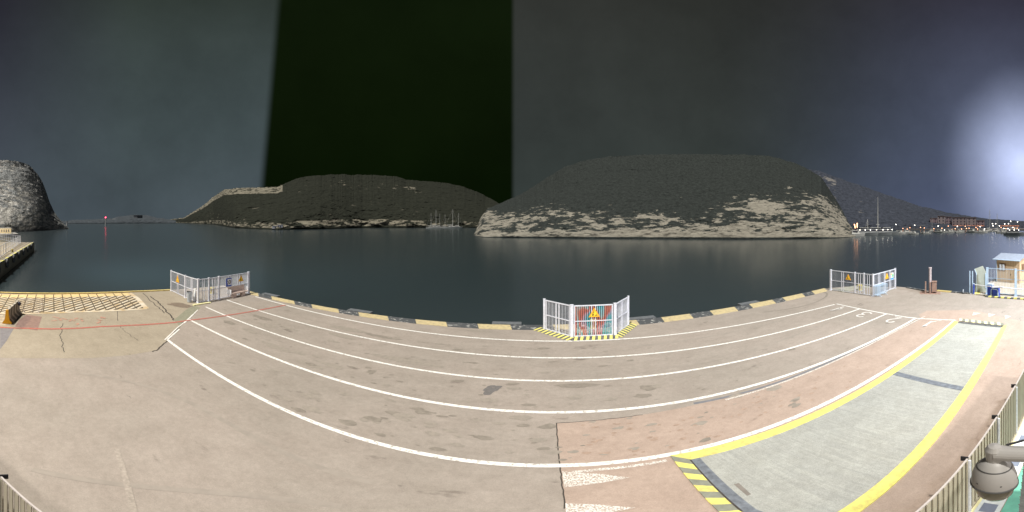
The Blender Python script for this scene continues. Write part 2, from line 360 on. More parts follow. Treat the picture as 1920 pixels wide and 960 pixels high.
b = MB(); ribbon(b, [P(0,614),P(50,616),P(100,617),P(150,615.5),P(190,612.5),P(240,610.5),P(280,608.5),P(330,604.5),P(346,602)], .26, .018); ribbon(b, smooth([(346,602),(400,595),(440,589),(480,583.5),(535,572)], 20, 2), .22, .018); struct(b.build('red_line', M_redp))
for i, (x, y) in enumerate(((117,601),(153,600.5),(189,599))):
    b = MB(); c = P(x, y)
    for k in range(5):
        p0 = c + Vector((random.uniform(-.7,.7), random.uniform(-.6,.6), 0)); p1 = p0 + Vector((random.uniform(-.6,.6), random.uniform(-.5,.5), 0)); ribbon(b, [p0, (p0 + p1) / 2 + Vector((.12,.08,0)), p1], .20, .019 + .0012 * k)
    struct(b.build('faded_red_letter', M_pinkp))
# lane numbers (read by drivers heading left)
M_wornn = mat('thin_white_number_paint', (.62, .60, .57), .8, .1, 9, col2=(.42, .385, .34), cut=(.36, .5))
DIG = {'1': [[(.22,.75),(.5,1),(.5,0)]], '4': [[(.72,0),(.72,1),(.05,.33),(1,.33)]],
 '2': [[(.02,.75),(.12,.93),(.35,1.02),(.65,1),(.88,.85),(.9,.68),(.75,.48),(.3,.2),(.02,0),(.95,0)]],
 '3': [[(.05,.85),(.3,1.02),(.7,1),(.88,.85),(.85,.66),(.6,.53),(.35,.52)],[(.6,.53),(.9,.4),(.95,.22),(.8,.05),(.5,-.02),(.2,.03),(.03,.17)]]}
dlane = Vector((.993, -.118, 0)); nlane = Vector((.118, .993, 0))
for ch, (x, y), hh, ww in (('4',(1571,579.5),1.9,.5),('3',(1620,589.8),1.5,.75),('2',(1675,599.5),1.5,.7),('1',(1739,607.5),1.6,.5)):
    c = P(x, y); b = MB()
    for k, st in enumerate(DIG[ch]): ribbon(b, [c - dlane * (v_ - .5) * hh + nlane * (u_ - .5) * ww for u_, v_ in st], .17, .013 + .002 * k)
    struct(b.build('lane_number', M_wornn))
b = MB(); ribbon(b, [P(1747,604), P(1757,601.8), P(1765,601.2)], .16, .0135); struct(b.build('road_arrow', M_wornw))
# give way triangles
for i, tri in enumerate([[(1825,586),(1840,587),(1823,592)],[(1853,588),(1867,589.5),(1854,594.5)],[(1884,591.5),(1896,593),(1885,598)]]):
    patch('white_triangle', tri, .012, M_wornw)
patch('white_triangle', [(1054,884),(1080,886),(1130,889),(1180,896),(1130,905),(1058,914)], .012, M_wornw)
patch('white_triangle', [(1060,944),(1120,946),(1192,952),(1150,960),(1100,968),(1062,975)], .012, M_wornw)
b = MB(); ribbon(b, [P(1070,886),P(1120,881),P(1180,875),P(1250,864)], .12, .016); struct(b.build('worn_line', M_wornw))
# cracks, tyre mark, oil stains
def crack(px, w, jit=.05, z=.0085):
    b = MB(); out = []
    for i in range(len(px) - 1):
        a, c = P(*px[i]), P(*px[i+1])
        for k in range(8): out.append(a.lerp(c, k/8) + Vector((random.uniform(-jit, jit), random.uniform(-jit, jit), 0)))
    ribbon(b, out, w, z); struct(b.build('tar_crack', M_crack))
crack([(1043,793),(1046,830),(1050,875),(1055,915),(1060,960)], .035, .015)
crack([(1043,793),(1130,787),(1215,776)], .03, .02)
crack([(316,637),(293,657),(283,660)], .08, .03, .012); crack([(345,603),(330,620),(316,637)], .07, .02, .0145)
crack([(117,607),(113,630),(118,650),(120,663)], .05, .08); crack([(220,570),(220,608)], .04, .06); crack([(224,612),(245,630),(262,640)], .03, .08)
crack([(283,556),(300,570),(318,590),(328,602)], .12, .08); crack([(270,550),(290,570),(310,590)], .08, .12)
b = MB(); ribbon(b, smooth([(1430,585.5),(1480,579),(1510,573),(1535,564),(1549,556)], 20, 3), .14, .009); ribbon(b, smooth([(1549,556),(1551,552),(1545,548.5),(1532,547.5)], 12, 3), .22, .0095); struct(b.build('tyre_mark', M_stain))
BZ = [0]
def blob(x, y, rx, ry, m=M_stain, z=.0086, rot=.0):
    BZ[0] += 1; z += BZ[0] * 4e-5
    c = P(x, y); b = MB(); n = 26; ph = random.random() * 9; pts = []
    for k in range(n):
        a = 2*pi*k/n; f = .55 + .75 * (noise.noise(Vector((cos(a) * 1.4 + ph, sin(a) * 1.4, ph))) * .5 + .5) + random.uniform(-.1, .1)
        X, Y = rx * f * cos(a), ry * f * sin(a); pts.append((c.x + X * cos(rot) - Y * sin(rot), c.y + X * sin(rot) + Y * cos(rot), z))
    b.face(pts); struct(b.build('oil_stain', m))
M_stain2 = mat('faint_oil_stain', (.285, .252, .214), .8, .1, 5, col2=(.235, .21, .18), cut=(.35, .6))
blob(922,730,.38,.55, mat('grey_blotch', (.15,.14,.135), .8, .1, 6), rot=-.5); blob(697,697,.25,.3); blob(901,740.5,.12,.08)
for x, y, rx, ry in ((760,676,1.9,.32),(790,682,1.5,.2),(510,648,1.0,.25),(530,655,.8,.2),(560,662,.6,.2),(580,683,1.0,.25),(620,685,.9,.22),(740,776,.42,.16),(757,786,.35,.14),(770,780,.16,.08),(682,788,.2,.12),(705,792,.15,.08),
    (492,596,1.4,.3),(640,630,1.2,.3),(655,618,1.5,.4),(590,614,1.0,.3),(545,617,.9,.2),(500,610,1.2,.3),(468,620,.9,.25),(430,605,.7,.3),(720,632,1.3,.2),(995,654,.3,.12),(1008,655,.25,.12),(735,634,.4,.12),(900,620.5,1.0,.25),(855,834,.2,.12),(843,808,.3,.12),(860,818,.16,.1),(810,812,.25,.1),(905,821,.35,.12),(1080,723,1.0,.25),(1215,727,.4,.3),(1232,724,.25,.2),(1205,742,.4,.2),(1485,655,.3,.14),(1875,573,.9,1.0)):
    blob(x, y, rx, ry, random.choice([M_stain, M_stain2, M_stain2]), rot=-.12)
def between(x, y): return 560 < y < 960
sb = MB(); rr = random.Random(5); nst = 0
def lane_y(l, x):
    for (xa, ya), (xb, yb) in zip(sorted(l), sorted(l)[1:]):
        if xa <= x <= xb and xb > xa: return ya + (yb - ya) * (x - xa) / (xb - xa)
while nst < 300:
    ln = rr.choice([(L1, L2), (L2, L3), (L3, L4), (L4, L5), (L4, L5)]); x = rr.choice([rr.uniform(430, 1050), rr.uniform(430, 1500)]); ya, yb = lane_y(ln[0], x), lane_y(ln[1], x)
    if ya is None or yb is None: continue
    c = P(x, ya + (yb - ya) * rr.uniform(.12, .9)); rx = rr.choice([.06, .09, .12, .2, .35]) * rr.uniform(.6, 1.3); n = 9
    if abs(rx) > .3 and rr.random() < .5: continue
    sb.face([(c.x + rx * (1 + rr.uniform(-.35, .35)) * cos(2*pi*k/n), c.y + rx * .42 * (1 + rr.uniform(-.35, .35)) * sin(2*pi*k/n), .0108 + nst * 4e-6) for k in range(n)], rr.choice([0, 1, 1])); nst += 1
for k in range(90):
    x = rr.uniform(1060, 1700); y0_ = lane_y(L4, x); y1_ = lane_y(L5, x)
    if y0_ is None or y1_ is None: continue
    c = P(x, y0_ + (y1_ - y0_) * rr.uniform(.25, .92)); rx = rr.uniform(.03, .14); n = 8
    sb.face([(c.x + rx * (1 + rr.uniform(-.35, .35)) * cos(2*pi*q_/n), c.y + rx * .5 * (1 + rr.uniform(-.35, .35)) * sin(2*pi*q_/n), .0125 + k * 4e-6) for q_ in range(n)], 2)
struct(sb.build('small_stains', [M_stain, M_stain2, mat('red_dark_spot', (.34,.25,.195), .8, .15, 6)]), 'stuff')
b = MB(); ribbon(b, smooth([(218,842),(228,870),(237,905),(245,935),(252,965)], 14, 2), .16, .0088); struct(b.build('pale_seam', mat('pale_seam', (.345,.303,.262), .85, .15, 8)))
for tr in ([(60,880),(200,905),(420,925),(640,950)], [(150,700),(260,720),(420,790),(560,860),(700,905)], [(1180,560+90),(1300,636),(1420,612),(1500,590)], [(1240,690),(1350,672),(1460,640),(1550,606)], [(1550,585),(1700,572),(1800,574),(1915,580)]):
    b = MB(); ribbon(b, smooth(tr, 30, 3), .22, .0067); struct(b.build('tyre_track', mat('faint_tyre_track', (.30,.265,.23), .85, .12, 2, col2=(.262,.232,.202), cut=(.4,.6))))
blob(338,572.5,1.6,.7, mat('brown_puddle_patch', (.19,.15,.115), .8, .15, 3), .0088, .3)
# ------------------------------------------------------------------ quay kerb
yseg = [(466,485),(510,553),(586,636),(674,729),(781,839),(898,960),(1040,1082),(1181,1199),(1246,1300),(1338,1384),(1412,1455),(1474,1510),(1528,1552)]
def t_of(px):                       # arc parameter of the inner edge at azimuth of px
    a = (px - 960) / F; best = None
    for i in range(len(EI) - 1):
        a0, a1 = atan2(EI[i].x, EI[i].y), atan2(EI[i+1].x, EI[i+1].y)
        if a0 <= a <= a1: return i + (a - a0) / (a1 - a0)
    return 0 if a < 0 else len(EI) - 1.001
def at_t(E, t): i = min(int(t), len(E) - 2); return E[i].lerp(E[i+1], t - i)
kb = MB(); prev = 0.0
def kseg(t0, t1, m):
    if t1 - t0 < .02: return
    n = max(1, int((t1 - t0))); A = [at_t(EI, t0 + (t1 - t0) * k / n) for k in range(n + 1)]; B = [at_t(EO, t0 + (t1 - t0) * k / n) + Vector((0, .01, 0)) for k in range(n + 1)]
    kb.prism([(p.x, p.y) for p in A] + [(p.x, p.y) for p in B[::-1]], .0, .03, m)
for a, c in yseg:
    t0, t1 = t_of(a), t_of(c); kseg(prev, t0, 1); kseg(t0, t1, 0); prev = t1
kseg(prev, len(EI) - 1.001, 1); struct(kb.build('quay_kerb', [M_yelk, M_kblk]))
b = MB()
for pa, pb, m in ((P(0,549.5), P(250,547.5), 0), (P(250,547.5), P(321,544.5), 0), (P(1700,539.8), P(1735,545.8), 1), (P(1757,545.8), P(1784,548.2), 0), (P(1784,548.2), P(1819,551), 1)):
    d = (pb - pa); b.box((pa + pb) / 2 + Vector((0, 0, .06)), (d.length - .01, .3, .12), m, rz=atan2(d.y, d.x))
struct(b.build('quay_kerb', [mat('quay_edge_yellow', (.6, .48, .2), .8, .1, 3), M_kblk]))
for i, (x, lab) in enumerate(((503, 'leftmost, near the bench'), (672, 'second from the left'), (953, 'just left of the middle gate'), (1213, 'just right of the middle gate'), (1417, 'far right one'))):
    t = t_of(x); p = at_t(EO, t); p2 = at_t(EO, min(t + .3, len(EO) - 1.01)); d = (p2 - p).normalized() if (p2 - p).length > 1e-3 else dlane; nn = Vector((-d.y, d.x, 0))
    o = thing('quay_fender', 'grey slab fender outside the quay kerb, ' + lab, 'fender', p + nn * .48, atan2(d.y, d.x), 'slab fenders along the quay edge')
    f = MB(); f.box((0, 0, -.53), (2.18, .60, 1.06)); f.build('rubber_block', M_slab, o)
    f = MB(); f.box((0, 0, .02), (2.2, .62, .03)); f.build('top_plate', M_slab, o)
# ------------------------------------------------------------------ striped ramp on the left
A, Bq, Cq, D = Vector((-38.0, -4, 0)), P(250, 548.5), P(278, 580.5), Vector((-27.9, -4, 0))
rp = MB()
o1 = [Vector((-36.0, -4, 0)), P(0, 552), P(140, 551.5), P(243, 549)]; o2 = [Vector((-34, -4, 0)), P(0, 557.5), P(140, 557), P(251, 553.5)]; o3 = [Vector((-27.7, -4, 0)), P(0, 588), P(140, 585), P(275, 579)]
def lp(E, f): 
    k = f * (len(E) - 1); i = min(int(k), len(E) - 2); return E[i].lerp(E[i+1], k - i)
# order from left end to right end
poly(rp, o1 + o3[::-1], .010, 0, True)
poly(rp, o1 + o2[::-1], .014, 1, True)
def strw(a, c, w_, z, m):
    ribbon(rp, [a, c], w_, z, m)
import itertools
def inside(p, pol):
    c = False
    for k in range(len(pol)):
        a, e = pol[k], pol[k-1]
        if (a.y > p.y) != (e.y > p.y) and p.x < (e.x - a.x) * (p.y - a.y) / (e.y - a.y) + a.x: c = not c
    return c
body = o2 + o3[::-1]
sdir = Vector((-.57, .82, 0)).normalized(); sn = Vector((sdir.y, -sdir.x, 0))
k = -60
while k < 60:
    c0 = Vector((-31, 6, 0)) + sn * k * .565; run = None; tt = -22
    while tt < 22:
        ins = inside(c0 + sdir * tt, body)
        if ins and run is None: run = tt
        if not ins and run is not None: strw(c0 + sdir * run, c0 + sdir * tt, .29, .013, 2); run = None
        tt += .1
    k += 1
allp = o1 + o3[::-1]
for k in range(-4, 24):                                  # joints running in from the water
    y0 = -4 + k * .92; run = None; tt = 0; dj = Vector((1, -.2, 0)).normalized(); c0 = Vector((-40, y0 + 1.2, 0))
    while tt < 16:
        ins = inside(c0 + dj * tt, allp)
        if ins and run is None: run = tt
        if not ins and run is not None: strw(c0 + dj * run, c0 + dj * tt, .10, .017, 2); run = None
        tt += .1
ribbon(rp, o3, .42, .02, 3); ribbon(rp, [P(243,549.5), P(258,560), P(275,579)], .45, .0205, 3)
struct(rp.build('striped_ramp', [M_bright, M_ramp, M_rdark, M_bright]))
zb = MB()
for k in range(7):
    zb.face([(-27.2 + k * .42, -4, .018), (-27.2 + k * .42 + .2, -4, .018), (-27.2 + k * .42 + .2, 1.5, .018), (-27.2 + k * .42, 1.5, .018)])
struct(zb.build('crossing_stripes', M_bright))
# ------------------------------------------------------------------ weighbridge
wl = thing('weighbridge', 'long pale concrete vehicle scale set in the ground, framed by yellow edges', 'weighbridge', P(1600, 800))
off = wl.location
yo = smooth([(1257.5,856),(1365,832.5),(1490,789),(1539,768),(1615,731),(1679,689),(1751.6,635.5),(1790,601.5)], 30, 2)
yi = smooth([(1294,862.5),(1365,846),(1490,804),(1559,770),(1650,720),(1681.6,698),(1756,640),(1797.5,605)], 30, 2)
ri = smooth([(1570,960),(1640,914),(1715,842),(1780,769),(1803,734),(1838,680),(1879.5,612.5)], 30, 2)
ro = smooth([(1612,960),(1678,910),(1756.7,823),(1812,750),(1851.5,680),(1888,610)], 30, 2)
for e in (yo, yi, ri, ro):
    if e[0].x > e[-1].x: e.reverse()
def ext(e, x):  # lengthen the near end to x
    d = (e[0] - e[1]).normalized(); return [e[0] + d * (e[0].x - x) / max(.3, -d.x)] + e
ri = ext(ri, 4.4); ro = ext(ro, 4.3)
def mk(name, A, B, z0, z1, m, **k):
    b = MB(); strip(b, A, B, z0, z1); return b.build(name, m, wl, off=off)
b = MB(); b.prism([(p.x, p.y) for p in yi] + [(p.x, p.y) for p in ri[::-1]], -.02, .03); b.build('deck', M_weigh, wl, off=off)
mk('yellow_edge', yo, yi, -.02, .045, M_yel); mk('yellow_edge', ri, ro, -.02, .045, M_yel)
fo = [P(1257.5,856), P(1347,960), Vector((3.75, 4.2, 0))]; fi = [P(1292,862.5), P(1387.6,960), Vector((4.28, 4.1, 0))]
def lerp2(E, f):
    L = [(E[i+1] - E[i]).length for i in range(len(E)-1)]; t = f * sum(L)
    for i, l in enumerate(L):
        if t <= l or i == len(L) - 1: return E[i].lerp(E[i+1], t / l)
        t -= l
b = MB(); n = 13
for k in range(n):
    f0, f1 = k / n, (k + 1) / n
    b.prism([tuple(lerp2(fo, f0)[:2]), tuple(lerp2(fo, f1)[:2]), tuple(lerp2(fi, min(1, f1))[:2]), tuple(lerp2(fi, f0)[:2])], -.02, .04, k % 2)
b.build('striped_end', [mat('grey_end_block', (.22,.225,.18), .8, .1, 6), M_yel], wl, off=off)
b = MB(); ribbon(b, [P(1303,860.5), P(1408,960), Vector((4.6,4.05,0))], .27, .036); b.build('steel_joint', mat('worn_steel_joint', (.20,.22,.25), .5, .2, 5, metal=.2), wl, off=off)
b = MB(); ribbon(b, [P(1293,862), P(1391,960)], .05, .0375); b.build('gap', M_crack, wl, off=off)
b = MB(); ribbon(b, [P(1678,700.5), P(1806,730)], .42, .036); b.build('steel_joint', MAT['worn_steel_joint'], wl, off=off)
b = MB(); poly(b, [(1375.5,909),(1385.6,907),(1408.6,928),(1401,931)], .034); b.build('inspection_plate', mat('plate_brown', (.20,.18,.16), .8, .1, 6), wl, off=off)
b = MB(); pa, pb = P(1798, 602.3), P(1883, 611.5); n = 14
for k in range(n):
    a, c = pa.lerp(pb, k/n), pa.lerp(pb, (k+1)/n); d = (pb - pa).normalized(); nn = Vector((d.y, -d.x, 0)); nn = nn if nn.x > 0 else -nn
    sh = d * .25
    b.face([(p.x, p.y, .046) for p in (a, c, c + nn * .62 - sh, a + nn * .62 - sh)], (k + 1) % 2)
b.build('striped_end', [MAT['grey_end_block'], M_yline], wl, off=off)
b = MB(); ribbon(b, [P(1797,605), P(1880,613.5)], .35, .0465); b.build('dark_joint', M_blk, wl, off=off)
# ------------------------------------------------------------------ fences round the mooring points
def grid_panel(parent, a, c, h, z0=.08, z1=None, frame=M_steelw, bars=M_steelw, pitch=.11, bw=.03, mid=.5, stile=1, off=(0,0,0)):
    a, c = Vector(a), Vector(c); d = c - a; L = d.length; u_ = d / L; top = h - .03
    f = MB(); Z = Vector((0, 0, 1)); fw = .06
    f.bar(a + Z * z0, c + Z * z0, fw, fw); f.bar(a + Z * top, c + Z * top, fw + .01, fw + .01)
    f.bar(a + u_ * .04 + Z * (z0 + .03), a + u_ * .04 + Z * (top - .03), fw); f.bar(c - u_ * .04 + Z * (z0 + .03), c - u_ * .04 + Z * (top - .03), fw)
    if mid: f.bar(a + u_ * .08 + Z * (h * mid), c - u_ * .08 + Z * (h * mid), fw * .9)
    for s in range(stile):
        p = a + u_ * (L * (s + 1) / (stile + 1))
        for dd_ in (-.13, .13): f.bar(p + u_ * dd_ + Z * (z0 + .03), p + u_ * dd_ + Z * (top - .03), .045, .07)
    fo_ = f.build('panel', frame, parent, off=off)
    g = MB(); n = max(2, int(L / pitch))
    for k in range(1, n):
        p = a + u_ * (L * k / n); g.bar(p + Z * z0, p + Z * top, bw, .012)
    g.build('bars', bars, fo_, off=off); return fo_
def post(parent, p, h, w_=.14, off=(0,0,0), m=M_steelw):
    p = Vector(p); b = MB(); b.box(p + Vector((0, 0, h / 2)), (w_, w_, h)); b.box(p + Vector((0, 0, .02)), (w_ * 1.8, w_ * 1.8, .04)); b.box(p + Vector((0, 0, h + .012)), (w_ * 1.15, w_ * 1.15, .02))
    return b.build('post', m, parent, off=off)
def graffiti():
    m = bpy.data.materials.new('painted_fence_bars'); m.use_nodes = True; t = m.node_tree; b = t.nodes['Principled BSDF']; L = t.links.new; b.inputs['Roughness'].default_value = .6
    c = t.nodes.new('ShaderNodeTexCoord').outputs['Object']; mp = t.nodes.new('ShaderNodeMapping'); L(c, mp.inputs[0]); mp.inputs['Scale'].default_value = (1.0, 1.0, .35)
    n = t.nodes.new('ShaderNodeTexNoise'); n.inputs['Scale'].default_value = 1.25; n.inputs['Detail'].default_value = 1.5; n.inputs['Distortion'].default_value = .8; L(mp.outputs[0], n.inputs['Vector'])
    r = t.nodes.new('ShaderNodeValToRGB'); L(n.outputs['Fac'], r.inputs[0]); e = r.color_ramp.elements
    e[0].position = .28; e[0].color = (.03, .14, .26, 1); e[1].position = .74; e[1].color = (.05, .28, .30, 1)
    for p, col in ((.35, (.10, .42, .50, 1)), (.40, (.35, .42, .42, 1)), (.44, (.5, .15, .10, 1)), (.50, (.45, .12, .09, 1)), (.55, (.5, .26, .30, 1)), (.60, (.25, .30, .40, 1)), (.65, (.12, .40, .45, 1))):
        q_ = e.new(p); q_.color = col
    w_ = t.nodes.new('ShaderNodeTexNoise'); w_.inputs['Scale'].default_value = 1.6; w_.inputs['Distortion'].default_value = 2.0; L(c, w_.inputs['Vector'])
    r2 = t.nodes.new('ShaderNodeValToRGB'); L(w_.outputs['Fac'], r2.inputs[0]); e = r2.color_ramp.elements; e[0].position = .49; e[0].color = (0,0,0,1); e[1].position = .51; e[1].color = (1,1,1,1); q_ = e.new(.53); q_.color = (0,0,0,1)
    sx = t.nodes.new('ShaderNodeSeparateXYZ'); L(c, sx.inputs[0]); lt = t.nodes.new('ShaderNodeMath'); lt.operation = 'LESS_THAN'; L(sx.outputs[2], lt.inputs[0]); lt.inputs[1].default_value = 1.2
    mu = t.nodes.new('ShaderNodeMath'); mu.operation = 'MULTIPLY'; L(lt.outputs[0], mu.inputs[0]); L(r2.outputs[0], mu.inputs[1])
    mx = t.nodes.new('ShaderNodeMix'); mx.data_type = 'RGBA'; L(mu.outputs[0], mx.inputs[0]); L(r.outputs[0], mx.inputs[6]); mx.inputs[7].default_value = (.75, .6, .62, 1)
    L(mx.outputs[2], b.inputs['Base Color']); return m
M_graf = graffiti()
def tri_sign(name_label, p, ang, size, group='orange triangular warning signs on the fences'):
    """upright warning triangle facing -y in its own frame"""
    o = thing('warning_sign', name_label, 'sign', p, ang, group)
    def tri(s, y, m, nm, th=.02):
        b = MB(); h = s * .87; ring = [(-s/2, 0), (s/2, 0), (0, h)]; i = 0
        fr = [(x, y - th/2, z + (size - s) * .29) for x, z in ring]; bk = [(x, y + th/2, z + (size - s) * .29) for x, z in ring]
        b.face(fr); b.face(bk[::-1])
        for k in range(3): b.face([fr[k], bk[k], bk[(k+1) % 3], fr[(k+1) % 3]])
        return b.build(nm, m, o)
    tri(size, 0, M_yb, 'plate'); tri(size * .93, -.012, M_redor, 'border', .01); tri(size * .80, -.019, M_yb, 'face', .01)
    b = MB(); s = size
    def fl(pts): b.face([(x * s, -.026, z * s) for x, z in pts])
    fl([(-.20,.14),(-.13,.14),(-.09,.36),(-.02,.50),(-.07,.55),(-.14,.42)]); fl([(-.13,.14),(-.06,.14),(-.05,.28),(-.10,.33)])
    fl([(-.06,.56),(-.01,.56),(.01,.61),(-.03,.65),(-.08,.61)]); fl([(.02,.14),(.30,.14),(.27,.19),(.16,.22),(.05,.17)]); fl([(.13,.26),(.22,.25),(.20,.31)])
    b.build('pictogram', M_black, o); return o
def fpt(a, c, x):                 # point of the fence line a-c seen at column x
    aa = (x - 960) / F; dx, dy = sin(aa), cos(aa); ex, ey = c.x - a.x, c.y - a.y
    t = (a.y * dx - a.x * dy) / (dy * ex - dx * ey); return Vector((a.x + ex * t, a.y + ey * t, 0))
def face_ang(a, c):
    d = c - a; g = atan2(d.y, d.x); nrm_ = Vector((sin(g), -cos(g), 0))
    mid = (a + c) / 2
    return g if nrm_.dot(-mid) > 0 else g + pi
def on_fence(a, c, x, y, out=.07):
    p = fpt(a, c, x); d = hypot(p.x, p.y); z = H - d * tan((y - HZ) / F); g = face_ang(a, c); return Vector((p.x + sin(g) * out, p.y - cos(g) * out, z)), g
HF = 2.32
# middle fence
c0, c1, c2, c3 = P(1020.5, 619), P(1072, 634), P(1153, 630), P(1178, 611.5)
fm = thing('safety_fence', 'white three sided steel fence with colourfully painted front bars at the quay edge', 'fence', c1, 0, 'white steel fences round the mooring points')
for a, c, bm in ((c0, c1, M_steelw), (c1, c2, M_graf), (c2, c3, M_steelw)):
    u_ = (c - a).normalized(); grid_panel(fm, a + u_ * .14, c - u_ * .14, HF, .14, bars=bm, pitch=.125, bw=.07 if bm is M_graf else .028, mid=.52, off=c1)
for p, w_ in ((c0, .15), (c1, .2), (c2, .18), (c3, .11)): post(fm, p, HF + .04, w_, off=c1)
c4 = c0 + (c3 - c2).normalized() * 1.2 + Vector((0, 1.0, 0)); 
p, g = on_fence(c1, c2, 1114, 594); tri_sign('large orange triangle warning sign on the painted middle fence', p, g, .76)
rb = MB()                                           # striped rubber kerb round the fence
def striped_run(a, c, n, phase=0):
    d = (c - a).normalized(); nn = Vector((d.y, -d.x, 0)); nn = nn if nn.dot(-a) > 0 else -nn; L = (c - a).length
    for k in range(n):
        f0, f1 = a + d * (L * k / n), a + d * (L * (k + 1) / n); sh = d * .10
        w0, w1 = .12, .55
        rb.face([(q_.x, q_.y, z_) for q_, z_ in ((f0 + nn * w0, .10), (f0 + nn * w1 - sh, .012), (f1 + nn * w1 - sh, .012), (f1 + nn * w0, .10))][::(-1 if nn.cross(d).z < 0 else 1)], (k + phase) % 2)
        rb.face([(q_.x, q_.y, .10) for q_ in (f0 - nn * .1, f1 - nn * .1, f1 + nn * w0, f0 + nn * w0)], (k + phase) % 2)
dl = (c1 - c0).normalized(); dr = (c3 - c2).normalized()
striped_run(c0 - dl * .45, c1 + dl * .2, 17); striped_run(c1, c2 + (c2 - c1).normalized() * .2, 16, 1); striped_run(c2, c3 + dr * .5, 15)
tag(rb.build('rubber_kerb', [M_yel, M_blk]), 'black and yellow striped rubber kerb around the foot of the middle fence', 'kerb')
# left fence
l0, l1, l2, l3, l4, l5 = P(321, 545.5), P(347.5, 558.5), P(371.5, 568), P(391.6, 565), P(410.3, 561.3), P(466, 550)
fl_ = thing('safety_fence', 'white V shaped steel fence with a bench and bin at its foot', 'fence', l2, 0, 'white steel fences round the mooring points')
grid_panel(fl_, l0, l1, HF, off=l2, pitch=.14, bw=.02, frame=M_steelw); grid_panel(fl_, l1, l2, HF, off=l2, pitch=.2, bw=.05)
grid_panel(fl_, l2, l3, HF, off=l2, pitch=.25, stile=1); grid_panel(fl_, l3, l4, HF, off=l2, pitch=.13, bw=.04); grid_panel(fl_, l4, l5, HF, off=l2, pitch=.13, bw=.05, stile=2)
for p, w_ in ((l0, .12), (l1, .14), (l2, .17), (l3, .14), (l4, .15), (l5, .2)): post(fl_, p, HF + .05, w_, off=l2)
p, g = on_fence(l0, l1, 334, 529); tri_sign('orange triangle warning sign on the left wing of the left fence', p, g, .85)
p, g = on_fence(l4, l5, 451, 527); tri_sign('orange triangle warning sign above the concrete bench', p, g, .72)
p, g = on_fence(l4, l5, 428, 537)
sg = thing('blue_sign', 'square blue sign with white border on the left fence above the bench', 'sign', p, g)
b = MB(); b.box((0, 0, .45), (.82, .03, .92)); b.build('plate', M_signw, sg); b = MB(); b.box((0, -.02, .45), (.74, .02, .84)); b.build('face', M_blue, sg)
b = MB(); b.box((.06, -.035, .47), (.52, .012, .62)); b.build('panel', M_signw, sg)
b = MB()
for k in range(16):
    a0, a1 = 2*pi*k/16, 2*pi*(k+1)/16
    b.face([(.09 + r_ * cos(a_), -.045, .47 + r_ * 1.2 * sin(a_)) for r_, a_ in ((.17, a0), (.17, a1), (.09, a1), (.09, a0))])
b.face([(-.2,-.045,.2),(-.12,-.045,.2),(-.10,-.045,.38),(-.16,-.045,.42)]); b.face([(-.25,-.045,.5),(-.18,-.045,.5),(-.17,-.045,.62),(-.24,-.045,.64)]); b.build('pictogram', M_black, sg)
# bench
pb = P(447, 556); g = atan2((l5 - l4).y, (l5 - l4).x)
bn = thing('bench', 'pinkish concrete bench with a solid backrest in front of the left fence', 'bench', pb, g)
b = MB(); b.box((0, .05, .47), (2.35, .55, .12)); b.build('seat', M_pinkc, bn); b = MB(); b.box((0, .36, .78), (2.3, .09, .62)); b.build('backrest', M_pinkc, bn)
for s in (-.62, .62): b = MB(); b.prism([(s-.22, -.16), (s+.22, -.16), (s+.16, .3), (s-.16, .3)], 0, .408); b.build('leg', M_pinkc, bn)
for s in (-1, 1): b = MB(); b.box((s * 1.17, .1, .66), (.05, .62, .5)); b.build('end_plate', M_signw, bn)
# bin & plank
lb = thing('litter_bin', 'light grey open topped litter bin leaning by the left fence corner', 'bin', P(355, 566.5), .4)
b = MB(); b.lathe((0,0,0), [(0,.03),(.2,.03),(.26,.95),(.28,1.0),(.25,1.0),(.22,.8),(0,.8)], 14); b.build('body', mat('bin_grey', (.5,.55,.6), .5, .1, 4), lb); b = MB(); b.box((0,0,1.05), (.5,.12,.08)); b.build('hood', M_dark, lb)
o = thing('notice_board', 'narrow pale plank board leaning upright beside the litter bin', 'board', P(363, 566), .6)
b = MB(); b.bar((0,0,0.01), (.12,.1,1.35), .3, .04); b.build('board', M_signw, o); b = MB(); b.bar((.1,.3,0), (.12,.13,1.1), .05); b.build('strut', M_steel, o)
b = MB(); b.box((0,0,.05), (1.9,.25,.1)); o = b.build('kerb_stone', M_yline); o.location = P(379, 570.5); o.rotation_euler[2] = atan2((l3-l2).y, (l3-l2).x); tag(o, 'short pale yellow kerb stone at the left fence corner', 'kerb')
# right fence
r0, r1, r2, r3, r4 = P(1558, 544), P(1603, 550.6), P(1620, 553), P(1637, 555.6), P(1678.5, 540.5)
fr = thing('safety_fence', 'white two sided steel fence with pale crowd barriers stacked against it', 'fence', r3, 0, 'white steel fences round the mooring points')
grid_panel(fr, r0, r1, HF, off=r3, pitch=.16, bw=.015); grid_panel(fr, r1, r2, HF, off=r3, pitch=.2, bw=.02); grid_panel(fr, r2, r3, HF, off=r3, pitch=.2, bw=.02); grid_panel(fr, r3, r4, HF, off=r3, pitch=.16, bw=.02, stile=3)
for p, w_ in ((r0, .18), (r1, .13), (r2, .13), (r3, .17), (r4, .15)): post(fr, p, HF + .05, w_, off=r3)
b = MB(); d1 = r3 - r0
b.bar(r0 + Vector((0,-.15,.04)), r3 + Vector((0,-.15,.04)), .16, .08); tag(b.build('kerb_stone', M_concb), 'thin pale kerb under the longer left wing of the right fence', 'kerb')
b = MB(); b.bar(r3 + Vector((.3,0,.04)), r4 + Vector((.1,0,.04)), .16, .08); tag(b.build('kerb_stone', M_concb), 'thin pale kerb behind the stacked barriers of the right fence', 'kerb')
p, g = on_fence(r0, r1, 1591, 524.5); tri_sign('orange triangle warning sign on the left wing of the right fence', p, g, .72)
p, g = on_fence(r3, r4, 1662, 522.5); tri_sign('narrow looking orange triangle warning sign above the stacked barriers', p, g, .78)
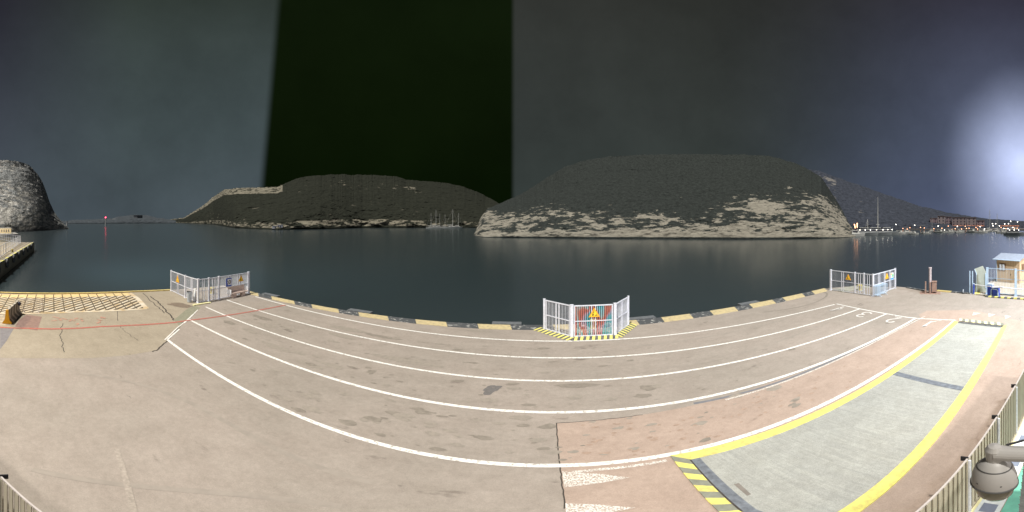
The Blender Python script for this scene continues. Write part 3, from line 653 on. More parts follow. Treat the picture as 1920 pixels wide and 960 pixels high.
p, g = on_fence(r3, r4, 1671.5, 524.5); sg = thing('notice', 'white green and blue notice at the end of the right fence', 'sign', p, g)
b = MB(); b.box((0,0,.4), (.7,.02,.85)); b.build('plate', M_signw, sg); b = MB(); b.box((0,-.02,.14), (.6,.02,.22)); b.build('blue_band', mat('notice_blue', (.1,.35,.7), .5, .02, 2), sg); b = MB(); b.box((.1,-.02,.5), (.34,.02,.3)); b.build('green_band', mat('notice_green', (.2,.6,.3), .5, .02, 2), sg)
b = MB(); b.box((-.18,-.02,.68), (.2,.02,.16)); b.build('orange_mark', M_orange, sg)
# mooring bollards inside the fences
def bollard(p, lab):
    o = thing('mooring_bollard', lab, 'bollard', p, 0, 'mooring bollards')
    b = MB(); b.lathe((0,0,0), [(.0,.05),(.42,.05),(.42,0)], 16); b.build('base_plate', M_steel, o)
    b = MB(); b.lathe((0,0,.05), [(.24,0),(.22,.1),(.19,.42),(.3,.5),(.32,.6),(.2,.68),(0,.7)], 16); b.build('body', mat('bollard_yellow', (.5,.42,.15), .7, .15, 4), o, True)
bollard(P(398, 551), 'squat bollard seen through the left fence bars'); bollard(P(1112, 616), 'squat bollard behind the painted middle fence'); bollard(P(1612, 545), 'squat bollard inside the right fence')
b = MB(); b.box((0,0,.05), (4.2,1.6,.1)); o = b.build('mooring_plinth', mat('pale_plinth', (.36,.36,.30), .8, .1, 4)); o.location = P(1598, 541.5); o.rotation_euler[2] = -.3; tag(o, 'low pale concrete plinth inside the right fence', 'plinth')
# ------------------------------------------------------------------ crowd barriers
def crowd_barrier(lab, p, rz, m=M_steel, L=1.9, sc=1):
    o = thing('crowd_barrier', lab, 'barrier', p, rz, 'crowd control barriers')
    b = MB(); h = 1.15
    b.tube((-L/2,0,.2), (-L/2,0,h), .022); b.tube((L/2,0,.2), (L/2,0,h), .022); b.tube((-L/2,0,h), (L/2,0,h), .022); b.tube((-L/2,0,.2), (L/2,0,.2), .02); b.build('frame', m, o)
    b = MB(); n = 15
    for k in range(1, n): b.tube((-L/2 + L*k/n,0,.2), (-L/2 + L*k/n,0,h), .011, n=6)
    b.build('bars', m, o)
    for s in (-.6, .6): b = MB(); b.bar((s,-.3,.02), (s,0,.2), .05, .02); b.bar((s,.3,.02), (s,0,.2), .05, .02); b.build('foot', m, o)
    return o
pinkm = mat('barrier_pinkish_steel', (.62,.52,.48), .5, .06, 4)
crowd_barrier('steel crowd barrier standing on the striped ramp by the concrete block', P(58.5, 585.5), atan2(1.9, .25), pinkm)
d = (r4 - r3); gg = atan2(d.y, d.x); nn = Vector((sin(gg), -cos(gg), 0)); nn = nn if nn.dot(-r3) > 0 else -nn
basep = P(1654, 554)
for k, lab in enumerate(('front crowd barrier of the stack against the right fence', 'middle crowd barrier of the stack against the right fence', 'rear crowd barrier of the stack, touching the right fence')):
    crowd_barrier(lab, basep - nn * .22 * k + Vector((0,0,0)), gg + .03 * k, M_pale, 2.1)
# jersey barrier
def jersey():
    pa, pb2 = P(13, 607.5), P(33, 587); d = pb2 - pa; L = d.length
    o = thing('jersey_barrier', 'concrete barrier block with grey and white zigzag stripes and an orange yellow end', 'barrier', (pa + pb2) / 2, atan2(d.y, d.x))
    prof = [(-.36,0),(-.36,.1),(-.17,.38),(-.09,1.12),(.09,1.12),(.17,.38),(.36,.1),(.36,0)]
    def seg(b, x0, x1, m, caps):
        for i in range(len(prof)):
            (y0,z0),(y1,z1) = prof[i], prof[(i+1) % len(prof)]; b.face([(x0,y0,z0),(x0,y1,z1),(x1,y1,z1),(x1,y0,z0)], m)
        if 0 in caps: b.face([(x0,y,z) for y, z in prof][::-1], m)
        if 1 in caps: b.face([(x1,y,z) for y, z in prof], m)
    b = MB(); seg(b, -L/2, -L/2 + .14, 0, (0, 1)); b.build('orange_end', M_barY, o)
    st = bpy.data.materials.new('zigzag_stripes'); st.use_nodes = True; t = st.node_tree; bs = t.nodes['Principled BSDF']; Lk = t.links.new; bs.inputs['Roughness'].default_value = .8
    c = t.nodes.new('ShaderNodeTexCoord').outputs['Object']; sx = t.nodes.new('ShaderNodeSeparateXYZ'); Lk(c, sx.inputs[0])
    def mm(op, a, b_):
        n_ = t.nodes.new('ShaderNodeMath'); n_.operation = op
        for i, v_ in enumerate((a, b_)):
            if isinstance(v_, (int, float)): n_.inputs[i].default_value = v_
            else: Lk(v_, n_.inputs[i])
        return n_.outputs[0]
    zz = mm('PINGPONG', sx.outputs[2], .55); s_ = mm('ADD', sx.outputs[0], mm('MULTIPLY', zz, .7)); fr_ = mm('FRACT', mm('MULTIPLY', s_, 1.25), 0); th = mm('GREATER_THAN', fr_, .62)
    mx = t.nodes.new('ShaderNodeMix'); mx.data_type = 'RGBA'; Lk(th, mx.inputs[0]); mx.inputs[6].default_value = (.20,.18,.15,1); mx.inputs[7].default_value = (.55,.50,.42,1); Lk(mx.outputs[2], bs.inputs['Base Color'])
    b = MB(); seg(b, -L/2 + .141, L/2, 0, (0, 1)); b.build('body', st, o)
jersey()
o = thing('warning_lamp', 'round dark lamp standing behind the striped concrete block', 'lamp', P(36, 588.5)); b = MB(); b.tube((0,0,0), (0,0,.75), .03); b.lathe((0,0,0), [(.16,0),(.16,.04),(.03,.06)], 12); b.build('stand', M_steel, o)
b = MB(); b.lathe((0,0,.9), [(0,-.18),(.12,-.14),(.18,0),(.12,.14),(0,.18)], 14); b.build('head', mat('lamp_head_dark', (.06,.06,.09), .4, .1, 3), o, True)
# ------------------------------------------------------------------ near fence below the camera
fpts = [Vector((-12, -2.3, 0)), Vector((-6.02, .278, 0)), Vector((-1.5, 2.22, 0)), Vector((0, 2.46, 0)), Vector((4.2, 1.79, 0)), Vector((6.55, 1.415, 0)), Vector((8.62, 1.084, 0)), Vector((10.7, .751, 0)), Vector((12.9, .4, 0)), Vector((15.5, -.02, 0))]
fn = thing('sheet_fence', 'tall fence of tan vertical slats with white posts running along the foot of the building', 'fence', (0, 2.46, 0)); off = Vector((0, 2.46, 0))
for i in range(len(fpts) - 1):
    a, c = fpts[i], fpts[i+1]; d = c - a; L = d.length; u_ = d / L; nn = Vector((-u_.y, u_.x, 0)); b = MB(); n = int(L / .1)
    for k in range(n):
        p = a + u_ * (L * (k + .5) / n); s_ = L / n
        b.box(p + Vector((0,0,1.13)) + nn * (.012 if k % 2 else -.012), (s_ * .80, .016, 2.1), rz=atan2(d.y, d.x))
    bk = b.build('slats', M_tan, fn, off=off)
    if i >= 3:
        b = MB(); b.box((a + c) / 2 + Vector((0,0,1.12)) + nn * .04, (L - .06, .01, 2.06), rz=atan2(d.y, d.x)); b.build('backing', M_tan, bk, off=off)
    b = MB(); b.bar(a + Vector((0,0,2.215)), c + Vector((0,0,2.215)), .035, .035); b.build('rail', M_rail, fn, off=off)
    b = MB(); b.bar(a + Vector((0,0,.06)), c + Vector((0,0,.06)), .05, .04); b.build('rail', M_tan, fn, off=off)
for i, a in enumerate(fpts):
    b = MB(); b.box(a + Vector((.0, -.045, 1.08)), (.05, .05, 2.16)); po = b.build('post', M_steelw, fn, off=off)
    b = MB(); b.box(a + Vector((.0, .06, 2.2)), (.03, .16, .14)); b.build('bracket', M_dark, po, off=off)
# walkway beyond the fence foot
fd = Vector((.9874, -.158, 0)); fnn = Vector((-.158, -.9874, 0)); base = Vector((4.2, 1.79, 0))
b = MB(); L = 12
def wq(s0, s1, n0, n1, z): b.face([(q_.x, q_.y, z) for q_ in (base + fd*s0 + fnn*n0, base + fd*s0 + fnn*n1, base + fd*s1 + fnn*n1, base + fd*s1 + fnn*n0)])
wq(0, L, .10, .60, .012); struct(b.build('walkway', M_walkw)); b = MB(); wq(0, L, .03, .10, .016); struct(b.build('yellow_line', M_yline))
b = MB(); s_ = .3
while s_ < L: wq(s_, s_ + .36, .18, .50, .018); s_ += .74
struct(b.build('walkway_blocks', M_bluegr)); b = MB(); wq(0, L, .62, 2.0, .014); struct(b.build('green_path', M_teal))
cn = thing('corrugated_canopy', 'dark grey ribbed canopy roof edge at the bottom right corner', 'canopy', (4.6, -.6, 2.9))
b = MB()
for k in range(44):
    x0 = -.7 + k * .07; b.face([(x0, -1.0, 0), (x0 + .035, -1.0, .03), (x0 + .035, .86 + .01 * (k % 3), .0), (x0, .86, -.03)]); b.face([(x0 + .035, -1.0, .03), (x0 + .07, -1.0, 0), (x0 + .07, .86, -.03), (x0 + .035, .86 + .01 * (k % 3), .0)])
b.build('sheet', mat('dark_ribbed_roof', (.10,.105,.10), .7, .15, 8), cn); b = MB(); b.box((.84, -.07, -.07), (3.0, 1.8, .05)); b.build('deck', M_dark, cn)
# dome camera on its bracket
dc = thing('dome_camera', 'grey dome security camera hanging from a thick curved bracket', 'camera', (1.76, .235, 6.27))
b = MB(); b.lathe((0,0,0), [(0,.20),(.05,.19),(.075,.165),(.105,.12),(.122,.05),(.126,-.01),(.124,-.03),(.105,-.04)], 32); b.build('housing', M_cam, dc, True)
b = MB(); b.lathe((0,0,0), [(.106,-.035),(.108,-.08),(.10,-.125),(.077,-.165),(.04,-.187),(0,-.192)], 32); b.build('dome', M_glass, dc, True)
b = MB(); b.tube((0,0,.15), (0,0,.25), .045, .05, 20); b.lathe((0,0,.25), [(.05,0),(.052,.03),(.035,.06),(0,.07)], 20); b.tube((0,.0,.25), (0,-.6,.25), .055, .055, 20); b.build('bracket', M_cam, dc)
b = MB(); b.box((0,-.64,.25), (.2,.06,.3)); b.build('wall_plate', M_cam, dc)
b = MB(); b.lathe((0,0,0), [(.124,-.012),(.130,-.016),(.130,-.030),(.120,-.034)], 40); b.build('seal_ring', mat('seal_dark_grey', (.07,.07,.07), .5, .05, 3), dc, True)
b = MB(); b.lathe((0,0,.135), [(.092,-.006),(.098,0),(.092,.006)], 32); b.build('collar', mat('seal_dark_grey', (.07,.07,.07)), dc, True)
for k in range(6): b = MB(); a_ = k * pi / 3 + .4; b.lathe((.118 * cos(a_), .118 * sin(a_), .035), [(0,-.006),(.007,-.004),(.008,.003),(0,.006)], 8); b.build('screw', M_dark, dc)
cpts = [(.03,-.06,.30),(.05,-.15,.33),(.045,-.3,.325),(.05,-.45,.34),(.02,-.62,.32)]; b = MB()
for i in range(4): b.tube(cpts[i], cpts[i+1], .008)
b.build('cable', M_dark, dc)
b = MB(); b.tube((0,-.72,-6.27), (0,-.72,.6), .06, .06, 12); b.build('mast', M_steel, dc)
# ------------------------------------------------------------------ right hand quay furniture
p = P(1744, 549.5)
mp_ = thing('mooring_post', 'tall round pipe standing between rusty steel guides on the quay edge', 'post', p, -1.246)
b = MB(); b.tube((0,0,0), (0,0,2.75), .16, .15, 14); b.tube((0,0,2.75), (0,0,2.85), .19, .17, 14); b.build('pipe', mat('pinkish_pipe', (.42,.36,.37), .7, .1, 3), mp_)
for x_, hh in ((-.48, 1.35), (.02, 1.25)): b = MB(); b.box((x_, -.25, hh/2), (.14,.18,hh)); b.build('guide', M_rust, mp_)
b = MB(); b.box((.45, 0, .72), (.5,.5,1.1)); b.box((.45, 0, 1.3), (.58,.58,.06)); b.build('block', M_rust, mp_)
for x_ in (.22, .68): b = MB(); b.box((x_, 0, .1), (.12,.3,.2)); b.build('foot', M_rust, mp_)
b = MB(); b.box((0,0,.02), (2.2,1.2,.04)); b.build('base_plate', M_rust, mp_)
cl = thing('mooring_cleat', 'small dark iron cleat on the kerb between the pipe post and the boom gate', 'cleat', P(1806, 550), .2)
b = MB(); b.box((0,0,.05), (.6,.3,.1)); b.build('base', M_dark, cl); b = MB(); b.tube((-.35,0,.3), (.35,0,.32), .07); b.tube((-.1,0,.1), (-.1,0,.3), .06); b.tube((.12,0,.1), (.12,0,.3), .06); b.build('horn', M_steel, cl)
for x_, lab in ((1818.5, 'left one of two slim pale posts at the water edge by the boom gate'), (1823.5, 'right one of two slim pale posts at the water edge by the boom gate')):
    o = thing('slim_post', lab, 'post', P(x_, 550.3), 0, 'slim posts by the boom gate'); b = MB(); b.box((0,0,1.25), (.09,.09,2.5)); b.build('shaft', M_pale, o); b = MB(); b.box((0,0,.02), (.22,.22,.04)); b.build('foot', M_pale, o)
g0, g1 = P(1829, 548), P(1848, 547.3)
d = g1 - g0; gp = thing('wind_shield', 'tall grey green angular sheet panel beside the sliding gate', 'screen', g0, atan2(d.y, d.x)); L = d.length
b = MB(); fr_pts = [(-.1, 0), (L, 0), (L+.1, .5), (L+.12, 2.1), (L - .3, 2.95), (-.12, 2.62), (.08, 2.1)]
b.face([(x_, -.04, z_) for x_, z_ in fr_pts]); b.face([(x_, .04, z_) for x_, z_ in fr_pts][::-1])
for k in range(len(fr_pts)):
    (xa, za), (xb, zb_) = fr_pts[k], fr_pts[(k+1) % len(fr_pts)]; b.face([(xa,-.04,za),(xa,.04,za),(xb,.04,zb_),(xb,-.04,zb_)])
b.build('sheet', M_panelg, gp); b = MB(); b.bar((.08,-.07,0), (.08,-.07,2.15), .06); b.bar((.08,-.07,2.15), (-.12,-.07,2.6), .06); b.bar((L,-.07,.5), (L,-.07,2.1), .1); b.build('frame', M_pale, gp)
# sliding gate fence on the right
s0, s1, s2 = P(1851, 551), P(1904.5, 555), P(1932, 557)
sf = thing('sliding_gate', 'long pale blue barred gate in front of the wooden hut', 'gate', s0)
grid_panel(sf, s0, s1, 2.85, z0=.15, frame=M_pale, bars=M_signw, pitch=.16, bw=.05, mid=.62, stile=0, off=s0); grid_panel(sf, s1, s2, 2.8, z0=.15, frame=M_pale, bars=M_signw, pitch=.16, bw=.05, mid=.62, stile=0, off=s0)
for q_ in (s0, s1): post(sf, q_, 2.88, .22, off=s0, m=M_pale)
# boom gate
k0 = P(1857, 555.3)
bc = thing('boom_gate', 'blue boom gate housing with a white arm across the quay road', 'boom gate', k0, .0)
d2 = (s1 - s0).normalized(); ang = atan2(d2.y, d2.x); bc.rotation_euler[2] = ang
b = MB(); b.box((0,0,.6), (.5,.5,1.2)); b.build('housing', M_bluep, bc); b = MB(); b.box((0,0,1.28), (.56,.56,.16)); b.build('cap', M_pale, bc)
b = MB(); b.bar((-1.75,-.05,1.12), (0.2,-.3,1.10), .1, .07); b.bar((.3,-.3,1.12), (4.2,-.3,1.0), .11, .08); b.bar((.3,-.35,1.0), (1.5,-.35,1.22), .16, .05); b.build('arm', M_signw, bc)
b = MB(); b.box((0,0,.04), (.9,.9,.08)); b.build('base', M_yel, bc)
o = thing('arm_rest_post', 'slim blue post holding the tip of the white boom arm', 'post', P(1826, 551)); b = MB(); b.box((0,0,.55), (.14,.14,1.1)); b.build('shaft', M_bluep, o); b = MB(); b.box((0,0,1.13), (.2,.16,.05)); b.build('fork', M_pale, o)
o = thing('control_cabinet', 'low blue cabinet beside the boom gate housing', 'cabinet', P(1868, 556.3), ang); b = MB(); b.box((0,0,.5), (.62,.45,1.0)); b.build('body', M_bluep, o); b = MB(); b.box((0,0,1.03), (.68,.5,.05)); b.build('lid', M_pale, o)
b = MB()
pts = [(-.42,0,0),(-.42,0,.75),(-.3,0,.86),(.15,0,.84),(.32,0,.72),(.34,0,0)]
for i in range(5): b.tube(pts[i], pts[i+1], .045)
o = b.build('hoop_guard', M_pale); o.location = P(1865.5, 557.2); o.rotation_euler[2] = ang; tag(o, 'pale blue tube hoop guarding the blue cabinets', 'guard rail')
b = MB(); pa, pb2 = P(1848, 556.5), P(1938, 562.5); n = 15; dd2 = (pb2 - pa) / n
for k in range(n):
    c = pa + dd2 * (k + .5); b.box((c.x, c.y, .06), (dd2.length, .35, .12), 0 if k % 2 else 1, rz=atan2(dd2.y, dd2.x))
struct(b.build('road_kerb', [M_yel, M_blk]))
patch('pale_pavement', [Vector(v_) for v_ in ((34.9, 6.6, 0), (51, 4.8, 0), (51, -5, 0), (35.2, -5, 0))], .006, mat('pale_pavement', (.40,.36,.30), .85, .12, 2), True)
patch('yellow_mark', [(1827,548.5),(1840,547),(1836,551.5),(1828,552)], .012, M_yel)
# hut
hut = thing('wooden_hut', 'small pale wooden hut with a grey sheet roof behind the barred gate', 'hut', (41.4, 2.38, 0), -.42)
x0, x1, y0, y1, hw = 0, 3.4, 0, 3.36, 3.02; xm = (x0 + x1) / 2
b = MB(); b.box((xm, (y0+y1)/2, hw/2), (x1-x0, y1-y0, hw)); b.face([(x1, y0-.001, hw), (xm, y0-.001, hw+.48), (x0, y0-.001, hw)][::-1]); b.face([(x0, y1+.001, hw), (xm, y1+.001, hw+.48), (x1, y1+.001, hw)][::-1]); b.build('wall', M_wood, hut)
b = MB()
for sx_ in (-1, 1):
    a_, c_ = (xm, hw + .55), (xm + sx_ * 2.05, hw - .06)
    for dz in (0, -.05):
        q_ = [(a_[0], y0-.25, a_[1]+dz), (a_[0], y1+.3, a_[1]+dz), (c_[0], y1+.3, c_[1]+dz), (c_[0], y0-.25, c_[1]+dz)]; b.face(q_ if (sx_ > 0) == (dz < 0) else q_[::-1])
rf_ = b.build('roof', M_roof, hut)
b = MB(); b.tube((xm-2.08, y0-.25, hw-.10), (xm-2.08, y1+.35, hw-.10), .06, n=8); b.build('gutter', M_pale, rf_)
b = MB(); b.tube((-.06, y1-.06, .05), (-.06, y1-.06, hw-.12), .04, n=8); b.build('downpipe', M_pale, hut)
b = MB()
for k in range(14): b.box((-.006, y0 + .12 + k * .24, hw/2), (.02, .02, hw - .02))
for k in range(13): b.box((.12 + k * .26, -.006, hw/2), (.02, .02, hw - .02))
b.build('board_joints', mat('board_gap', (.30,.20,.12), .8, .05, 3), hut)
for yy, w2 in ((2.5, 1.0),):
    b = MB(); b.box((-.03, yy, 1.95), (.08, w2, .95)); wf = b.build('window', mat('brown_frame', (.2,.12,.07), .7, .05, 3), hut)
    for q_ in (-.22, .22): b = MB(); b.box((-.06, yy + w2*q_, 1.95), (.06, w2*.3, .8)); b.build('pane', M_signw, wf)
b = MB(); b.box((-.03, .9, 1.0), (.06, .85, 2.0)); dr_ = b.build('door', mat('door_wood', (.62,.45,.28), .7, .08, 3), hut); b = MB(); b.box((-.08, 1.22, 1.05), (.04, .05, .14)); b.build('handle', M_dark, dr_)
b = MB(); b.box((.8, -.03, 1.95), (.6, .08, .9)); b.build('window', MAT['brown_frame'], hut)
bt = thing('bare_shrub', 'leafless pale twiggy shrub showing over the hut roof at the right edge', 'shrub', (49, 1.6, 0)); b = MB(); b.tube((0,0,0), (0,0,3.2), .08, .05, 6); b.build('trunk', M_wood, bt)
b = MB()
for k in range(26):
    a_ = random.random() * 6.28; zz = random.uniform(2.4, 3.4); e_ = Vector((cos(a_) * random.uniform(.3, 1.2), sin(a_) * random.uniform(.3, 1.2), zz + random.uniform(.6, 1.6))); b.tube((0,0,zz-.3), e_, .03, .012, 4); b.tube(e_ * .8 + Vector((0,0,.5)), e_ + Vector((random.uniform(-.4,.4), random.uniform(-.4,.4), .5)), .015, .008, 4)
b.build('twigs', M_alu, bt)
# ------------------------------------------------------------------ pier on the far left
pier = thing('pier', 'long concrete pier with yellow edge reaching out into the harbour at far left', 'pier', (-44, 0, 0)); off = Vector((-44, 0, 0)); zp = .9
e0, e1 = P(-60, 560, zp), P(64, 454.5, zp); e0 = Vector((-42.5, -.6, 0)); ed = (e1 - e0); ed.z = 0; L = ed.length; u_ = ed / L; nn = Vector((u_.y, -u_.x, 0)); nn = nn if nn.y < 0 else -nn
E0 = Vector((e0.x, e0.y, 0))
b = MB(); b.prism([tuple((E0)[:2]), tuple((E0 + u_ * L)[:2]), tuple((E0 + u_ * L + nn * 14)[:2]), tuple((E0 + nn * 14)[:2])], -5, zp); b.build('deck', M_conc, pier, off=off)
b = MB(); nseg = 28
for k in range(nseg): c = E0 + u_ * (L * (k + .5) / nseg) + nn * .25; b.box((c.x, c.y, zp + .07), (L / nseg, .45, .14), k % 2, rz=atan2(u_.y, u_.x))
b.build('kerb', [M_yel, M_concb], pier, off=off)
b = MB()
for j in (1.3, 2.2): ribbon(b, [E0 + nn * j, E0 + u_ * L + nn * j], .15, zp + .01)
b.build('rail_groove', M_rdark, pier, off=off)
for k, s_ in enumerate((4, 10, 17, 24, 31, 38, 46, 54)):
    c = E0 + u_ * s_ - nn * .25
    o = thing('tyre_fender', 'tyre fender hanging on the left pier side, ' + ('nearest the ramp','second from the ramp','third from the ramp','fourth from the ramp','fourth from the pier head','third from the pier head','second from the pier head','nearest the pier head')[k], 'fender', (c.x, c.y, zp - .3), atan2(u_.y, u_.x), 'tyre fenders on the pier')
    b = MB(); n1, n2, R1, R2 = 18, 8, .62, .2
    for i in range(n1):
        for j in range(n2):
            q4 = []
            for ii, jj in ((i,j),(i+1,j),(i+1,j+1),(i,j+1)):
                A_, B_ = 2*pi*ii/n1, 2*pi*jj/n2; q4.append(((R1 + R2*cos(B_))*cos(A_), R2*sin(B_), (R1 + R2*cos(B_))*sin(A_) - .3))
            b.face(q4)
    b.build('tyre', mat('salt_grey_tyre', (.22,.22,.22), .8, .2, 4, col2=(.05,.05,.05)), o); b = MB(); b.tube((-.3,0,.45), (0,0,.1), .03); b.tube((.3,0,.45), (0,0,.1), .03); b.build('chain', M_steel, o)
fa, fb = P(-25, 500, zp), P(38, 456, zp); fa.z = fb.z = 0
pf = thing('pier_fence', 'white barred fence standing along the middle of the left pier', 'fence', (fa.x, fa.y, zp)); offp = Vector((fa.x, fa.y, 0))
nsp = 5
for k in range(nsp): grid_panel(pf, fa.lerp(fb, k/nsp), fa.lerp(fb, (k+1)/nsp), 2.2, off=offp, pitch=.7, bw=.08, stile=2); post(pf, fa.lerp(fb, k/nsp), 2.25, .2, off=offp)
post(pf, fb, 2.25, .2, off=offp)
fb2 = fb + Vector((-26, -6.5, 0))
pf2 = thing('pier_fence', 'white barred fence crossing the far end of the left pier', 'fence', (fb.x, fb.y, zp)); offp = Vector((fb.x, fb.y, 0))
for k in range(4): grid_panel(pf2, fb.lerp(fb2, k/4), fb.lerp(fb2, (k+1)/4), 2.2, off=offp, pitch=.9, bw=.08, stile=2); post(pf2, fb.lerp(fb2, (k+1)/4), 2.25, .2, off=offp)
bollard(Vector((P(23, 473, zp).x, P(23, 473, zp).y, zp)), 'dark bollard on the left pier beside the white fence')
wpos = AT(-10, 437, 205); wpos.z = ZW
wb = thing('quay_wall_building', 'low floodlit beige building with a row of dark openings under the left cliff', 'building', (wpos.x, wpos.y, 0), 0)
b = MB(); b.box((0, 3, -.9), (26, 21, 1.4)); b.build('quay', M_concb, wb); b = MB(); b.box((0, 3, 1.3), (9, 13.5, 3.0)); b.build('wall', mat('floodlit_beige', (.5,.42,.28), .8, .1, 1), wb)
for k in range(9): b = MB(); b.box((4.52, -2.6 + k * 1.35, 1.4), (.06, .6, 1.5)); b.build('opening', M_wglass, wb)
b = MB(); b.box((0, 3, 2.92), (9.4, 13.9, .2)); b.build('roof', M_concb, wb)
lamp('beige_building_floodlight', (wpos.x + 25, wpos.y - 6, 12), (wpos.x, wpos.y + 3, 1), 45000, (1, .9, .7), 60, .4)
# ------------------------------------------------------------------ hills and cliffs
def interp(pts, x):
    if x <= pts[0][0]: return pts[0][1]
    for (a, ya), (b_, yb) in zip(pts, pts[1:]):
        if x <= b_: t = (x - a) / (b_ - a); return ya + (yb - ya) * t
    return pts[-1][1]
def rockmat(name, rock, scrub, rock2, scale=1.0):
    m = bpy.data.materials.new(name); m.use_nodes = True; t = m.node_tree; b = t.nodes['Principled BSDF']; L = t.links.new
    b.inputs['Roughness'].default_value = .95; b.inputs['Specular IOR Level'].default_value = .1
    c = t.nodes.new('ShaderNodeTexCoord').outputs['Object']
    def nz(s, d, st=None, ro=.6):
        n = t.nodes.new('ShaderNodeTexNoise'); n.inputs['Scale'].default_value = s; n.inputs['Detail'].default_value = d; n.inputs['Roughness'].default_value = ro
        mp = t.nodes.new('ShaderNodeMapping'); L(c, mp.inputs[0]); mp.inputs['Scale'].default_value = st or (1,1,1); L(mp.outputs[0], n.inputs['Vector']); return n.outputs['Fac']
    at = t.nodes.new('ShaderNodeAttribute'); at.attribute_name = 'rock'
    def mm(op, a, b_):
        n_ = t.nodes.new('ShaderNodeMath'); n_.operation = op
        for i, v_ in enumerate((a, b_)):
            if isinstance(v_, (int, float)): n_.inputs[i].default_value = v_
            else: L(v_, n_.inputs[i])
        return n_.outputs[0]
    s = mm('ADD', at.outputs['Fac'], mm('MULTIPLY', mm('SUBTRACT', nz(.24 * scale, 10, (.55,.55,2.4), .70), .5), 2.6))
    mr_ = t.nodes.new('ShaderNodeMapRange'); L(s, mr_.inputs[0]); mr_.inputs[1].default_value = .49; mr_.inputs[2].default_value = .57
    def rmp(f, a, b_, ca, cb):
        r = t.nodes.new('ShaderNodeValToRGB'); L(f, r.inputs[0]); r.color_ramp.elements[0].position = a; r.color_ramp.elements[1].position = b_
        r.color_ramp.elements[0].color = (*ca, 1); r.color_ramp.elements[1].color = (*cb, 1); return r.outputs[0]
    rk = rmp(nz(.35 * scale, 9, (.7,.7,5), .75), .36, .60, rock2, rock)
    sc = rmp(nz(.55 * scale, 10, (1,1,1), .85), .40, .62, tuple(v_ * .5 for v_ in scrub), tuple(v_ * 1.45 for v_ in scrub))
    mx = t.nodes.new('ShaderNodeMix'); mx.data_type = 'RGBA'; L(mr_.outputs[0], mx.inputs[0]); L(sc, mx.inputs[6]); L(rk, mx.inputs[7]); L(mx.outputs[2], b.inputs['Base Color'])
    bp = t.nodes.new('ShaderNodeBump'); bp.inputs['Strength'].default_value = .8; bp.inputs['Distance'].default_value = 1.0; L(nz(.6 * scale, 8, (1,1,2), .7), bp.inputs['Height']); L(bp.outputs[0], b.inputs['Normal'])
    return m
def terrain(name, shore, ridge, x0, x1, depth, rockf, m, dx=2.0, rows=80, amp=5.0, back=180, pw=1.7, seed=0):
    vs, fs, rk = [], [], []; nx = int((x1 - x0) / dx) + 1; nr = rows + 4
    for i in range(nx):
        x = x0 + (x1 - x0) * i / (nx - 1); a = (x - 960) / F
        ys, yr = interp(shore, x), interp(ridge, x); yr = min(yr + 1.5 * noise.fractal(Vector((x * .06, seed, 0)), .8, 2, 4) + .8 * noise.noise(Vector((x * .45, seed, 3))), ys - .6)
        Ds = (H - ZW) / tan((ys - HZ) / F); frac = min(1, (ys - yr) / 60.0)
        for j in range(nr):
            if j <= rows:
                s = j / rows; e_ = (ys + (yr - ys) * s - HZ) / F; D = Ds + depth * frac * s ** pw
                pos = Vector((D * sin(a), D * cos(a), H - D * tan(e_)))
                n1 = noise.fractal(Vector((pos.x * .035, pos.y * .035, pos.z * .07 + seed)), .7, 2.1, 5); n2 = noise.fractal(Vector((pos.x * .15, pos.y * .15, pos.z * .28 + seed)), .7, 2.1, 3)
                D += (n1 * amp + n2 * amp * .35) * min(1, s * 14) * min(1, frac * 2)
                z = H - D * tan(e_)
                if j == 0: z = ZW - 2
                r = rockf(x, s, n1, n2)
                vs.append((D * sin(a), D * cos(a), z)); rk.append(r)
            else:
                k = j - rows; D2 = D + back * frac * k / 3 + 2; z2 = z - max(0, z - ZW + 3) * (k / 3) ** 2 * .98 - .3; vs.append((D2 * sin(a), D2 * cos(a), z2)); rk.append(0)
    for i in range(nx - 1):
        for j in range(nr - 1): p0 = i * nr + j; fs.append((p0, p0 + nr, p0 + nr + 1, p0 + 1))
    me = bpy.data.meshes.new(name); me.from_pydata(vs, [], fs); at = me.attributes.new('rock', 'FLOAT', 'POINT'); at.data.foreach_set('value', rk)
    me.materials.append(m); me.polygons.foreach_set('use_smooth', [False] * len(fs)); me.update(); o = bpy.data.objects.new(name, me); COL.objects.link(o); return struct(o)
def near_rock(x, s, n1, n2):
    lim = interp([(890,1.2),(905,1.0),(935,.62),(980,.50),(1040,.42),(1080,.34),(1150,.27),(1280,.27),(1340,.34),(1380,.40),(1420,.46),(1480,.50),(1530,.58),(1560,.72),(1600,1.0)], x)
    base = .95 if s < .085 else .62 if s < .13 else 0
    q_ = s / lim
    v_ = .52 - .07 * q_ if q_ < 1 else .43 - (q_ - 1) * .8
    if x > 1360 and q_ < 1: v_ += .12 * min(1, (x - 1360) / 80)
    if x < 950 and q_ < 1: v_ += .06
    if s < .02: v_ = -.3; base = 0
    return max(v_ + n1 * .22, base)
Mh = rockmat('limestone_and_scrub', (.30, .28, .235), (.031, .036, .034), (.14, .132, .11))
terrain('headland', [(888,441),(895,443),(905,445),(1000,446),(1100,447.5),(1300,448.5),(1400,449),(1500,448),(1570,446.5),(1600,444),(1612,442)],
    [(888,440),(893,430),(900,410),(908,400),(915,390),(940,380),(975,365),(1000,350),(1030,330),(1060,312),(1100,300),(1140,294),(1200,290),(1300,289),(1400,290),(1440,292),(1480,302),(1510,314),(1540,332),(1560,362),(1580,395),(1595,425),(1612,441)], 888, 1612, 130, near_rock, Mh, 1.6, 110, 2.4)
